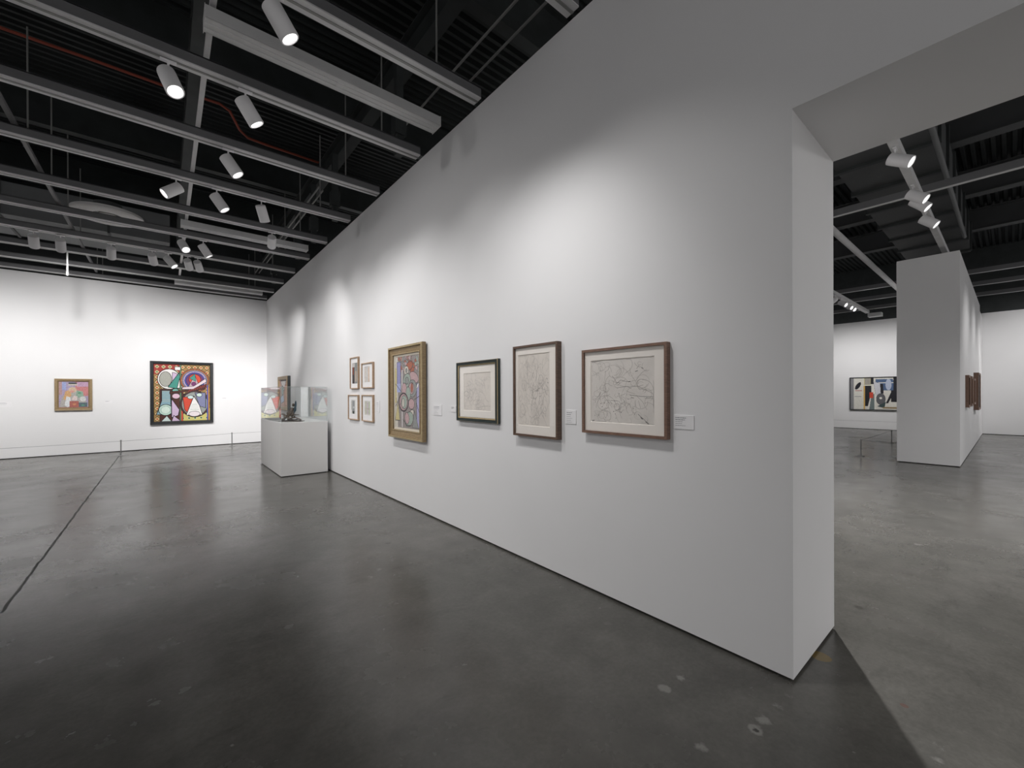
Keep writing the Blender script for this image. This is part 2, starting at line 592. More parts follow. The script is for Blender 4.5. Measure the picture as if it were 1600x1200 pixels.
# short pale channels between rails
for (y, x0, x1, z, l) in ((4.25, .262, 2.42, 4.60, 'thick pale light channel hanging across the upper centre of the ceiling'),
                          (9.62, .235, 2.34, 4.60, 'short pale light channel in mid ceiling near the corner end of the partition'),
                          (14.72, .22, 2.30, 4.60, 'short pale light channel just above the top of the white end wall')):
    root = empty('light_channel', (0, y, z))
    tag(root, l, 'light channel', 'pale light channels across the left gallery')
    b = MB()
    b.box(x0, x1, -.09, .09, 0, .02).box(x0, x1, -.095, -.085, 0, .10).box(x0, x1, .085, .095, 0, .10).box(x0, x1, -.09, .09, .09, .10)
    b.box(x0, x1, -.035, -.025, -.008, 0).box(x0, x1, .025, .035, -.008, 0)
    b.build('channel_body', M['channel'], root)
    for x in (x0-.004, x1):
        MB().box(x, x+.004, -.1, .1, -.01, .105).build('end_plate', M['rail'], root)
    xm_ = (x0+x1)/2
    MB().box(xm_-.03, xm_+.03, -.05, .05, -.004, 0).build('joint_plate', M['rail'], root)

# rails along Y lying on the grid
for x, l in ((0.315, 'long narrow grey cross rail running from the top edge toward the end wall'),
             (-1.35, 'narrow grey cross rail on the far left of the ceiling')):
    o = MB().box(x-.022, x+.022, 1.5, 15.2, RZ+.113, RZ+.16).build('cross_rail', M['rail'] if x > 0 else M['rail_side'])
    tag(o, l, 'ceiling rail', 'narrow cross rails of the left gallery')

# posts at the partition end of the rails
for y, l in zip((4.93, 7.55, 8.92, 10.25, 12.93),
                ('nearest the viewer', 'second from the viewer', 'third from the viewer', 'fourth from the viewer', 'farthest, near the corner')):
    b = MB()
    b.box(2.28, 2.37, y+.07, y+.16, RZ+.0, 5.78)
    b.box(2.25, 2.40, y+.05, y+.18, RZ+.25, RZ+.5)
    o = b.build('hanger_post', M['steel_dark'])
    tag(o, 'dark steel hanger post by the partition top, ' + l, 'hanger post', 'dark hanger posts beside the partition')

# conduits
tag(MB().tube([(-6, 8.12, 6.165), (-1.5, 8.12, 6.165), (-.8, 8.1, 6.165), (0, 8.1, 6.165), (.68, 8.04, 6.165), (.83, 8.15, 6.165), (1.02, 8.62, 6.165), (1.16, 8.79, 6.165),
               (1.45, 8.82, 6.165), (2.44, 8.84, 6.165)], .02, 8).build('red_conduit', M['cond_red'], smooth=True),
    'thin red conduit running along a black joist in the left ceiling', 'conduit')
for x, z, y0, y1, l in ((2.70, 5.45, 1.0, 6.3, 'thin grey conduit above the partition top, nearer the joist'),
                        (2.98, 5.5, 1.0, 4.6, 'thin grey conduit above the partition top, nearer the door side'),
                        (2.10, 5.2, 7.8, 14.5, 'thin grey conduit running toward the corner beside the partition'),
                        (2.19, 5.2, 7.9, 14.5, 'second thin grey conduit toward the corner, closer to the partition')):
    tag(MB().tube([(x, y0, z), (x, (y0+y1)/2, z+.01), (x, y1, z)], .014, 8).build('grey_conduit', M['cond_grey'], smooth=True),
        l, 'conduit', 'grey conduits above the partition')

# air duct and round diffuser at the back left
root = empty('air_duct', (-3, 13.0, 5.0))
tag(root, 'wide grey air duct crossing the ceiling in front of the end wall', 'air duct')
b = MB().box(-4.5, 3.1, -.75, .75, 0, .62)
b.build('duct_body', M['duct'], root)
for x in (-3.0, -1.2, .6, 2.1):
    MB().box(x-.02, x+.02, -.785, .785, -.03, .655).build('duct_flange', M['duct_dark'], root)
root = empty('round_diffuser', (-.80, 10.72, 4.86))
tag(root, 'large round white air diffuser hanging above the grey rails', 'air diffuser')
MB().ring((0, 0, 0), (0, 0, 1), [(.05, .50), (.0, .52), (-.012, .50), (.0, .22), (.03, .20)], 48, cap0=False, cap1=False).build('outer_ring', M['disc'], root, smooth=True)
MB().ring((0, 0, 0), (0, 0, 1), [(.04, .21), (.22, .20)], 40, cap0=False).build('neck', M['duct_dark'], root, smooth=True)
MB().ring((0, 0, .03), (0, 0, 1), [(0, .20), (.01, .20)], 40).build('dark_throat', M['lamp_dark'], root)
MB().ring((0, 0, -.005), (0, 0, 1), [(0, .10), (.012, .13), (.03, .12)], 32).build('centre_disc', M['disc'], root, smooth=True)
# sensor pole below the rail
root = empty('sensor_pole', (-1.585, 12.88, 4.6))
tag(root, 'thin pale pole hanging down from a rail over the end wall', 'pole')
MB().cyl((0, 0, .02), (0, 0, -.42), .014, n=8).build('pole_shaft', M['channel'], root)
MB().cyl((0, 0, -.42), (0, 0, -.50), .022, n=12).build('pole_tip', M['cond_grey'], root)


# ------------------------------------------------------------------ spotlights
def lamp_proto():
    root = empty('spotlight', (0, 0, 0))
    MB().box(-.06, .06, -.018, .018, -.016, 0).build('track_adapter', M['lamp_white'], root, bevel=.003)
    MB().cyl((0, 0, -.016), (0, 0, -.10), .009, n=10).build('stem', M['lamp_white'], root)
    body = MB().ring((0, 0, 0), (0, 0, -1), [(-.035, .001), (-.035, .062), (-.030, .070), (.0, .072), (.205, .073), (.212, .070), (.212, .062), (.196, .058)],
                     28, cap0=False, cap1=False).build('lamp_body', M['lamp_white'], root, smooth=True)
    MB().ring((0, 0, 0), (0, 0, -1), [(.185, .0605), (.195, .0605)], 28).build('lens', M['lens'], body)
    return root


PROTO = lamp_proto()
PROTO_PARTS = {c.name.split('.')[0]: c for c in PROTO.children}
FIRST = [True]
ldata_cache = {}


def spotlight(x, y, z, axis, label, power=1.0, cone=110, group='white track spotlights of the left gallery', size=.05, blend=1.0):
    if FIRST[0]:
        root = PROTO
        FIRST[0] = False
        parts = PROTO_PARTS
        body = parts['lamp_body']
    else:
        root = PROTO.copy()
        COL.objects.link(root)
        for nm, c in PROTO_PARTS.items():
            d = c.copy()
            COL.objects.link(d)
            d.parent = root
            if nm == 'lamp_body':
                body = d
                for e in c.children:
                    if e.type == 'MESH':
                        g = e.copy()
                        COL.objects.link(g)
                        g.parent = d
    root.location = (x, y, z)
    tag(root, label, 'spotlight', group)
    a = Vector(axis).normalized()
    body.rotation_mode = 'QUATERNION'
    body.rotation_quaternion = a.to_track_quat('-Z', 'Y')
    h_ = Vector((a.x, a.y, 0))
    body.location = Vector((0, 0, -.125)) - h_*.03
    key = (power, cone, size, blend)
    if power > 0:
        if key not in ldata_cache:
            ld = bpy.data.lights.new('lamp_light', 'SPOT')
            ld.energy = LAMP_W*power
            ld.spot_size = math.radians(cone)
            ld.spot_blend = blend
            ld.shadow_soft_size = size
            ld.color = (1.0, 0.985, 0.975)
            ldata_cache[key] = ld
        lo = bpy.data.objects.new('lamp_light', ldata_cache[key])
        COL.objects.link(lo)
        lo.parent = body
        lo.location = (0, 0, -.235)
    return root


def aim(x, y, z, tx, ty, tz):
    return (tx-x, ty-y, tz-z)


Zt = 4.61
L_ = [
    (0.66, 3.59, (.54, -.06, -.84), 'big white spotlight cut by the top edge of the photo', .68, 86),
    (0.036, 4.93, (.27, -.42, -.87), 'big white spotlight left of the cross rail, its round face turned to the viewer', .10, 80),
    (0.634, 4.93, (.55, .02, -.84), 'big white spotlight right of the cross rail, below the pale channel', 1.15, 86),
    (0.619, 6.25, (.54, -.14, -.83), 'white spotlight alone on the third rail, right of the cross rail', 1.05, 86),
    (0.134, 7.55, (-.70, -.10, -.62), 'white spotlight turned away to the left, beside the cross rail', .5, 80),
    (0.603, 7.55, (.54, -.12, -.83), 'white spotlight right of the one turned left, facing the partition', 1.05, 86),
    (1.178, 7.55, (.34, .45, -.82), 'short looking white spotlight farthest right on its rail', 1.5, 90),
    (1.56, 8.92, (.118, .885, -.49), 'small white spotlight alone, in front of the short pale channel', 9.5, 44),
    (0.272, 10.25, (.28, -.60, -.72), 'small white spotlight at the cross rail with its face glowing at the viewer', .03, 80),
    (0.595, 10.25, (.50, .0, -.80), 'small white spotlight just right of the cross rail, tilted to the partition', .5, 90),
    (-1.861, 11.62, (-.05, .72, -.69), 'leftmost small spotlight of the row seen from behind', 2.35, 116),
    (-1.519, 11.62, (-.05, .74, -.66), 'second from the left in the row of spotlights seen from behind', 2.35, 116),
    (-.819, 11.62, (-.04, .74, -.66), 'third from the left in the row, below the round diffuser, seen from behind', 2.35, 116),
    (-.193, 11.62, (.14, .80, -.58), 'fourth from the left in the row of spotlights, left of a tilted one', 1.65, 84),
    (0.069, 11.62, (.55, -.25, -.75), 'tilted small spotlight just left of the cross rail in the back row', .10, 70),
    (0.40, 11.62, (.20, .80, -.56), 'left one of a close pair of small spotlights right of the cross rail', 1.65, 84),
    (0.575, 11.62, (.26, .76, -.58), 'right one of a close pair of small spotlights right of the cross rail', 1.65, 84),
]
for x, y, a, l, p_, c_ in L_:
    spotlight(x, y, Zt-.006, a, l, p_, c_)
# unseen spotlights: first two inferred from frame shadows, the rest added as fill light
for x, y, t, p_ in ((.9, 2.26, (2.56, 2.75, 1.3), 1.2), (.7, 2.26, (2.56, 1.75, 1.2), .75),
                    (-3.2, 6.25, (2.56, 5.0, .9), 3.2), (-3.2, 8.92, (2.56, 8.0, .9), 3.2), (-3.2, 3.59, (2.0, 8.9, .7), 3.0),
                    (-3.2, 11.62, (-3.6, 15.6, 1.7), 1.6), (-3.9, 11.62, (-4.2, 15.6, 2.2), 1.8), (-5.0, 11.62, (-5.3, 15.6, 1.7), 1.6), (-6.2, 11.62, (-6.4, 15.6, 1.7), 1.4),
                    (-5.0, 4.93, (-9, 5.0, 1.7), 1.2), (-5.0, 8.92, (-9, 8.9, 1.7), 1.2), (-5.0, 12.93, (-9, 12.9, 1.7), 1.2),
                    (-5.0, 2.26, (-9, 2.0, 1.7), 1.2)):
    spotlight(x, y, Zt-.006, aim(x, y, 4.4, *t), 'unseen white spotlight lighting the left gallery from outside the picture', p_, 80 if x > -3.1 or x < -3.3 else 46 if y < 4 else 74,
              group='added and inferred spotlights outside the picture')

# ------------------------------------------------------------------ right gallery ceiling
RG = 'grey rails of the right gallery'


def bar(name, x0, x1, y0, y1, z0, z1, m_, label, cat, group):
    return tag(MB().box(x0, x1, y0, y1, z0, z1).build(name, M[m_]), label, cat, group)


bar('track_rail', 3.6, 14.6, .885, .975, 4.60, 4.70, 'rail', 'grey track rail with four spotlights seen through the doorway', 'ceiling rail', RG)
bar('track_rail', 12.0, 22.5, -2.05, -1.95, 4.60, 4.70, 'rail', 'grey track rail over the unseen side of the white pier', 'ceiling rail', RG)
bar('track_rail', 11.0, 20.9, 3.50, 3.62, 4.60, 4.70, 'rail', 'grey track rail low at the left edge of the doorway view, above the far picture', 'ceiling rail', RG)
for x, z, l, m_ in ((6.4, 4.86, 'grey cross rail of the right gallery hidden behind the long partition', 'rail'),
                    (9.75, 4.86, 'grey cross rail with a bright edge, highest through the doorway', 'rail'),
                    (17.15, 4.80, 'grey cross rail beyond the white pier, nearest of three', 'rail'),
                    (19.15, 4.80, 'grey cross rail beyond the white pier, middle of three', 'rail'),
                    (21.3, 4.80, 'grey cross rail beyond the white pier, farthest of three', 'rail')):
    ya = 2.9 if x < 7 else Y0+1
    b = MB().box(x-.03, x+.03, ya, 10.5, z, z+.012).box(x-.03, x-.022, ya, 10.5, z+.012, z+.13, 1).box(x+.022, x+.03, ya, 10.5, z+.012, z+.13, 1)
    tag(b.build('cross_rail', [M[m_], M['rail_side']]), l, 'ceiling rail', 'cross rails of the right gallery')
tag(MB().cyl((5.0, .70, 5.2), (14.5, .70, 5.2), .035, n=14).build('ceiling_pipe', M['duct'], smooth=True), 'slim dark pipe right of the spotlight track in the doorway view', 'pipe')
tag(MB().cyl((5.0, 2.26, 4.76), (18.5, 2.26, 4.76), .06, n=16).build('ceiling_pipe', M['rail'], smooth=True), 'grey round pipe slanting down to the left side of the white pier', 'pipe')
root = empty('air_duct', (11, 1.35, 5.5))
tag(root, 'broad dark grey air duct in panels seen through the doorway', 'air duct')
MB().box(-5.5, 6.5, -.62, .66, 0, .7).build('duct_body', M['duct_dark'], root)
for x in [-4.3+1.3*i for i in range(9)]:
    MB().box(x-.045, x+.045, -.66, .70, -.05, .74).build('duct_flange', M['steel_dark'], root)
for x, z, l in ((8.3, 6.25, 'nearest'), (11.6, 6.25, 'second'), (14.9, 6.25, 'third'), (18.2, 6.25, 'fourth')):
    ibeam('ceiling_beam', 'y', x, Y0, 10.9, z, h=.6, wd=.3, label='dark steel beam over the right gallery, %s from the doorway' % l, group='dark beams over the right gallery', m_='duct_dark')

b = empty('junction_box', (21.07, 3.46, 4.46))
tag(b, 'small pale box at the end of the low track rail beyond the doorway', 'junction box')
MB().box(-.16, .16, -.3, .1, 0, .14).build('box_body', M['channel'], b)
MB().box(-.02, .02, .0, .08, .14, .16).build('mounting_tab', M['channel'], b)

RGp = 'white track spotlights of the right gallery'
R_ = [(7.03, .93, (-.05, -.80, -.50), 'large white spotlight nearest through the doorway, face to the right', .8),
      (8.50, .93, (-.05, -.75, -.58), 'upper left one of two overlapping spotlights through the doorway', .8),
      (8.85, .93, (.0, -.66, -.66), 'lower right one of two overlapping spotlights through the doorway', .8),
      (9.89, .93, (-.02, -.70, -.62), 'lowest spotlight on the near track through the doorway', .8)]
for x, y, a, l, p_ in R_:
    spotlight(x, y, 4.598, a, l, p_, 100, group=RGp)
F_ = [(16.97, 3.56, (-.25, -.72, -.45), 'first of the tiny spotlights glowing at the left edge of the doorway view'),
      (17.71, 3.56, (-.25, -.72, -.45), 'second of the tiny spotlights glowing left of the white pier'),
      (18.15, 3.56, (-.25, -.72, -.45), 'last of the tiny spotlights glowing left of the white pier')]
for x, y, a, l in F_:
    spotlight(x, y, 4.598, a, l, .8, 90, group=RGp)
spotlight(16.2, 3.56, 4.598, (-.5, .4, -.5), 'tiny white spotlight turned away at the doorway edge', .8, 90, group=RGp)
# unseen lamps: first inferred from the threshold light edge, the rest added as fill
for x, y, z, t, p_, c_, bl in ((6.0, 2.26, 4.70, (5.2, .2, 0), 9.0, 130, .8), (6.4, 5.5, 4.86, (3.4, 5.5, 1.6), 7.0, 100, 1), (6.4, 8.0, 4.86, (3.4, 8.0, 1.6), 6.0, 100, 1),
                               (9.75, -3.0, 4.86, (9.0, -1.5, 0), 8.0, 130, 1.001), (9.75, -5.0, 4.86, (6.5, -3.0, 0), 5.0, 130, 1.001),
                               (19.15, 5.2, 4.80, (22.5, 4.5, 1.7), 3.2, 90, 1), (19.15, 2.0, 4.80, (22.5, 3.0, 1.7), 3.2, 90, 1), (19.15, -2.2, 4.80, (23.0, -.6, 1.7), 4.6, 90, 1),
                               (14.5, -2.0, 4.60, (14.6, .67, 1.7), 1.6, 84, 1), (17.5, -2.0, 4.60, (17.6, .67, 1.7), 1.8, 84, 1), (20.3, -2.0, 4.60, (20.3, .67, 1.7), 1.8, 84, 1)):
    spotlight(x, y, z-.002, aim(x, y, z-.2, *t), 'unseen white spotlight lighting the right gallery', p_, c_,
              group='added and inferred right gallery spotlights out of view', blend=min(bl, 1.0), size=.30 if bl > 1 else .05)


# ------------------------------------------------------------------ painting on a raster of small facets
class Canvas:
    def __init__(self, w_, h_, nx, ny, bg):
        self.w, self.h, self.nx, self.ny = w_, h_, nx, ny
        self.a = np.empty((ny, nx, 3), np.float32)
        self.a[:] = bg
        self.U, self.V = np.meshgrid((np.arange(nx)+.5)/nx, (np.arange(ny)+.5)/ny)
        self.rng = np.random.RandomState(3)

    def put(self, mask, c):
        self.a[mask] = c

    def ell(self, cx, cy_, rx, ry, c, ang=0.0, edge=None, ec=(0.01, 0.01, 0.012), half=None):
        k = self.w/self.h
        dx, dy = (self.U-cx), (self.V-cy_)/k
        ca, sa = math.cos(ang), math.sin(ang)
        p, q = dx*ca+dy*sa, -dx*sa+dy*ca
        d = (p/rx)**2+(q/ry)**2
        mk = d < 1
        if half == 'r':
            mk &= p > 0
        if half == 'l':
            mk &= p < 0
        if half == 't':
            mk &= q > 0
        if half == 'b':
            mk &= q < 0
        if edge:
            e = ((p/(rx+edge))**2+(q/(ry+edge))**2) < 1
            if half == 'r':
                e &= p > -edge/2
            if half == 'l':
                e &= p < edge/2
            if half == 't':
                e &= q > -edge/2
            if half == 'b':
                e &= q < edge/2
            self.put(e, ec)
        if c is not None:
            self.put(mk, c)

    def poly(self, pts, c, edge=0.0, ec=(0.01, 0.01, 0.012)):
        U, V = self.U, self.V
        ins = np.zeros(U.shape, bool)
        n_ = len(pts)
        for i in range(n_):
            x0, y0 = pts[i]
            x1, y1 = pts[(i+1) % n_]
            if y0 == y1:
                continue
            cond = ((y0 > V) != (y1 > V)) & (U < (x1-x0)*(V-y0)/(y1-y0)+x0)
            ins ^= cond
        self.put(ins, c)
        if edge:
            for i in range(n_):
                self.line([pts[i], pts[(i+1) % n_]], edge, ec)

    def line(self, pts, wd, c):
        k = self.w/self.h
        U, V = self.U, self.V/k
        for (x0, y0), (x1, y1) in zip(pts[:-1], pts[1:]):
            y0, y1 = y0/k, y1/k
            L2 = (x1-x0)**2+(y1-y0)**2+1e-12
            t = np.clip(((U-x0)*(x1-x0)+(V-y0)*(y1-y0))/L2, 0, 1)
            d = np.hypot(U-x0-t*(x1-x0), V-y0-t*(y1-y0))
            self.put(d < wd/2, c)

    def mottle(self, amt=.12, cell=4):
        ny, nx = self.ny//cell+2, self.nx//cell+2
        g = self.rng.rand(ny, nx)
        big = np.kron(g, np.ones((cell, cell)))[:self.ny, :self.nx]
        fine = self.rng.rand(self.ny, self.nx)
        self.a *= (1-amt+2*amt*(.6*big+.4*fine))[..., None]

    def build(self, name, parent, loc):
        nx, ny = self.nx, self.ny
        xs = np.linspace(-self.w/2, self.w/2, nx+1)
        zs = np.linspace(-self.h/2, self.h/2, ny+1)
        X, Z = np.meshgrid(xs, zs)
        co = np.zeros(((nx+1)*(ny+1), 3), np.float32)
        co[:, 0], co[:, 2] = X.ravel(), Z.ravel()
        i = np.arange(nx*ny)
        r, c = i//nx, i % nx
        k = r*(nx+1)+c
        f = np.stack([k, k+1, k+nx+2, k+nx+1], 1)
        me = bpy.data.meshes.new(name)
        me.vertices.add(len(co))
        me.vertices.foreach_set('co', co.ravel())
        me.loops.add(f.size)
        me.loops.foreach_set('vertex_index', f.ravel().astype(np.int32))
        me.polygons.add(len(f))
        me.polygons.foreach_set('loop_start', (np.arange(len(f))*4).astype(np.int32))
        me.update(calc_edges=True)
        at = me.color_attributes.new('pigment', 'FLOAT_COLOR', 'CORNER')
        col = np.ones((len(f), 4, 4), np.float32)
        col[:, :, :3] = self.a.reshape(-1, 1, 3)
        at.data.foreach_set('color', col.ravel())
        me.materials.append(M['paint'])
        o = bpy.data.objects.new(name, me)
        COL.objects.link(o)
        o.parent = parent
        o.location = loc
        return o


# ------------------------------------------------------------------ frames
def ringmesh(w_, h_, prof, mi=None):
    """rectangular moulding; prof = [(inset, depth)], front is -Y, centred on x, z"""
    b = MB()
    k = 0
    for ins, d in prof:
        x, z = w_/2-ins, h_/2-ins
        b.v += [(-x, -d, -z), (x, -d, -z), (x, -d, z), (-x, -d, z)]
    for s in range(len(prof)-1):
        for i in range(4):
            j = (i+1) % 4
            b.f.append((s*4+i, s*4+j, (s+1)*4+j, (s+1)*4+i))
            b.mi.append(mi[s] if mi else 0)
    return b


def wall_thing(name, wall, a0, a1, z0, z1, off=0.0):
    """an Empty at the middle of the lower edge; the thing faces the room. Returns root, width, height"""
    c = (a0+a1)/2
    if wall == 'main':
        root = empty(name, (XM-off, c, z0), -PI/2)
    elif wall == 'left':
        root = empty(name, (c, YL-off, z0), 0)
    elif wall == 'far':
        root = empty(name, (22.56-off, c, z0), -PI/2)
    elif wall == 'pier':
        root = empty(name, (c, C2-off, z0), 0)
    return root, abs(a1-a0), z1-z0


def panel(w_, h_, y, th=.003):
    return MB().box(-w_/2, w_/2, y-th/2, y+th/2, -h_/2, h_/2)


def sub(o, h_):
    o.location.z += h_/2
    return o


def strokes(parent, w_, h_, y, zc, specs, name, m_, seed=1):
    """thin flat pencil marks lying on the paper: specs = list of polylines in unit coords with width"""
    b = MB()
    for pts, wd in specs:
        P = [Vector(((u-.5)*w_, 0, (v-.5)*h_)) for u, v in pts]
        for p, q in zip(P[:-1], P[1:]):
            d = (q-p)
            if d.length < 1e-6:
                continue
            nrm = Vector((-d.z, 0, d.x)).normalized()*wd/2
            b.quad((p-nrm)[:], (p+nrm)[:], (q+nrm)[:], (q-nrm)[:])
    o = b.build(name, m_, parent)
    o.location = (0, y, zc)
    return o


def arc(cx, cy_, r, a0, a1, n=10, sq=1.0):
    return [(cx+r*math.cos(a0+(a1-a0)*i/n), cy_+r*sq*math.sin(a0+(a1-a0)*i/n)) for i in range(n+1)]


def wander(rng, n, step, x=None, y=None):
    x = rng.uniform(.05, .9) if x is None else x
    y = rng.uniform(.05, .95) if y is None else y
    a = rng.uniform(0, 2*PI)
    da = rng.uniform(-.5, .5)
    pts = [(x, y)]
    for _ in range(n):
        a += da+rng.uniform(-.15, .15)
        x = min(.98, max(.02, x+step*math.cos(a)))
        y = min(.98, max(.02, y+step*math.sin(a)))
        pts.append((x, y))
    return pts


def drawing(label, y0, y1, z0, z1, depth, rail, prof_kind, win, m_frame, m_mat, m_paper, draw, off=0.0, wall='main', glaze=True, name='framed_drawing',
            group=None, cat='framed picture'):
    """win = (left, right, bottom, top) margins from the outer frame to the mat opening"""
    root, w_, h_ = wall_thing(name, wall, y0, y1, z0, z1, off)
    tag(root, label, cat, group)
    if prof_kind == 'plain':
        prof, mi = [(0, 0), (0, depth), (rail, depth), (rail, depth-.016)], None
        b = ringmesh(w_, h_, prof)
        sub(b.build('frame_moulding', m_frame, root), h_)
    else:
        prof = [(0, 0), (0, depth*.8), (.004, depth), (.014, depth), (.018, depth*.85), (rail-.018, depth*.85), (rail-.014, depth*.95), (rail-.002, depth*.8), (rail, depth-.018)]
        mi = [0, 1, 0, 0, 0, 0, 1, 0]
        b = ringmesh(w_, h_, prof, mi)
        sub(b.build('frame_moulding', m_frame, root), h_)
    l, r, bt, tp = win
    ow, oh = w_-l-r, h_-bt-tp
    ox, oz = (l-r)/2, (bt-tp)/2
    dm = depth-.018
    iw, ih = w_-2*rail, h_-2*rail
    # mat: a board with an opening, bevelled
    b = MB()
    o_ = [(-iw/2, -ih/2), (iw/2, -ih/2), (iw/2, ih/2), (-iw/2, ih/2)]
    i_ = [(ox-ow/2, oz-oh/2), (ox+ow/2, oz-oh/2), (ox+ow/2, oz+oh/2), (ox-ow/2, oz+oh/2)]
    j_ = [(ox-ow/2+.003, oz-oh/2+.003), (ox+ow/2-.003, oz-oh/2+.003), (ox+ow/2-.003, oz+oh/2-.003), (ox-ow/2+.003, oz+oh/2-.003)]
    for q, d in ((o_, dm), (i_, dm), (j_, dm-.006)):
        b.v += [(x, -d, z) for x, z in q]
    for s in range(2):
        for k in range(4):
            j = (k+1) % 4
            b.f.append((s*4+k, s*4+j, (s+1)*4+j, (s+1)*4+k))
            b.mi.append(0)
    sub(b.build('mat_board', m_mat, root), h_)
    p = panel(ow+.02, oh+.02, 0).build('paper', m_paper, root)
    p.location = (ox, -(dm-.0075), h_/2+oz)
    draw(p, ow, oh)
    if glaze:
        g = panel(iw, ih, 0, .002).build('glazing', M['glazing'], root)
        g.location = (0, -(depth-.008), h_/2)
    MB().box(-w_/2+.004, w_/2-.004, -.006, 0, -h_/2+.004, h_/2-.004).build('backing', M['kerf'], root).location = (0, 0, h_/2)
    return root


def pencil_fn(seed, nlines, ndots, wd=.0022, extra=()):
    def f(p, ow, oh):
        rng = random.Random(seed)
        sp = []
        for _ in range(nlines):
            sp.append((wander(rng, rng.randint(5, 16), rng.uniform(.012, .035)), wd*rng.uniform(.5, 1.0)))
        strokes(p, ow, oh, -.0021, 0, sp, 'pencil_marks', M['pencil'])
        sp = [(q, w2) for q, w2 in extra]
        for _ in range(ndots):
            x, y = rng.uniform(.05, .9), rng.uniform(.05, .5)
            sp.append((wander(rng, 2, .006, x, y), wd*1.4))
        if sp:
            strokes(p, ow, oh, -.0024, 0, sp, 'dark_marks', M['ink'])
    return f


# A: wide drawing in a light walnut frame, nearest the doorway
exA = [([(.36, .74), (.40, .69), (.44, .62), (.50, .67), (.56, .65), (.63, .64)], .002), ([(.62, .64), (.65, .642)], .005),
       ([(.42, .61), (.46, .64), (.49, .61), (.45, .60)], .0018), ([(.44, .55), (.52, .56), (.60, .57), (.66, .54)], .0016),
       ([(.64, .44), (.80, .42), (.97, .415)], .0022), ([(.34, .355), (.45, .35)], .002), ([(.76, .16), (.80, .12), (.84, .09), (.88, .05), (.92, .02)], .003),
       ([(.80, .11), (.83, .085)], .008), ([(.87, .055), (.91, .02)], .007), ([(.72, .79), (.76, .80)], .004), ([(.81, .84), (.84, .83)], .004), ([(.74, .83), (.78, .88)], .0018),
       ([(.24, .80), (.30, .84), (.32, .92)], .0014), ([(.02, .02), (.06, .03)], .006), ([(.66, .40), (.70, .395)], .003), ([(.17, .30), (.18, .305)], .006),
       ([(.23, .31), (.24, .315)], .006), ([(.19, .25), (.20, .255)], .006), ([(.50, .17), (.51, .175)], .006), ([(.38, .18), (.39, .185)], .005)]
drawing('wide pencil drawing in a light walnut frame, nearest the doorway', 2.166, 1.444, 1.242, 1.886, .045, .019, 'plain', (.074, .099, .085, .085),
        M['walnut_light'], M['mat_board'], M['paper_cool'], pencil_fn(5, 110, 14, .0026, exA))
# B: tall drawing in dark walnut
drawing('tall faint drawing in a dark walnut frame, between the wide one and the green one', 2.998, 2.424, 1.160, 1.986, .055, .019, 'plain', (.052, .107, .096, .082),
        M['walnut'], M['mat_board'], M['paper'], pencil_fn(9, 150, 4, .0026, [([(.90, .66), (.93, .64)], .004), ([(.93, .60), (.95, .59)], .006)]))
# C: small drawing in a dark green frame with gilt edges
drawing('small drawing in a dark green and gilt frame, next to the big gilded painting', 4.015, 3.258, 1.246, 1.898, .04, .05, 'step', (.128, .133, .120, .125),
        [M['green_frame'], M['gold_bright']], M['mat_board'], M['paper'],
        pencil_fn(12, 90, 0, .0026, [(arc(.09, .45, .085, 0, 2*PI, 22, .8), .002), (arc(.09, .45, .125, -1.4, 1.4, 14, 1.1), .0012), (arc(.02, .50, .22, -1.2, 1.2, 14, 1.2), .0012),
                                     ([(.60, .12), (.98, .13)], .0014), ([(.80, .33), (.86, .27), (.92, .24)], .0014)]))


def mini(cols):
    def f(p, ow, oh):
        c = Canvas(ow, oh, 40, 50, (0.6, 0.58, 0.56))
        for k, (pts, cc) in enumerate(cols):
            c.poly(pts, cc)
        c.mottle(.15, 3)
        o = c.build('print_image', p, (0, -.0025, 0))
    return f


R4 = lambda a, b, c, d: [(a, b), (c, b), (c, d), (a, d)]
sm = 'small pale wood frames in a block of four'
drawing('small pale wood frame with a dark narrow print, top left of the block of four', 7.555, 7.15, 1.640, 2.192, .035, .016, 'plain', (.07, .07, .09, .10),
        M['maple'], M['mat_white'], M['paper'], mini([(R4(0, 0, 1, 1), (.55, .52, .50)), (R4(0, 0, .45, .8), (.06, .05, .05)), (R4(.1, .45, .3, .8), (.25, .07, .04)), (R4(.5, .0, 1, 1), (.25, .27, .27)), (R4(.55, .1, .8, .6), (.48, .38, .3))]), group=sm, glaze=False)
drawing('small pale wood frame with faint peach print, top right of the four', 6.99, 6.494, 1.645, 2.062, .035, .016, 'plain', (.09, .15, .095, .06),
        M['maple'], M['mat_white'], M['paper'], mini([(R4(0, 0, 1, 1), (.66, .62, .60)), (R4(.1, .0, .4, .95), (.62, .58, .54)), (R4(.6, .05, .85, .95), (.66, .52, .42)), (R4(.42, 0, .5, 1), (.55, .60, .64))]), group=sm, glaze=False)
drawing('small pale wood frame with grey and black print, bottom left of the four', 7.66, 7.158, 1.098, 1.536, .035, .016, 'plain', (.11, .16, .10, .09),
        M['maple'], M['mat_white'], M['paper'], mini([(R4(0, 0, 1, 1), (.66, .65, .63)), (R4(.25, .1, .75, .95), (.30, .31, .31)), (R4(.3, .0, .7, .2), (.05, .06, .05)), (R4(.4, .4, .9, .55), (.55, .56, .56)), (R4(.05, .3, .2, .9), (.45, .45, .42))]), group=sm, glaze=False)
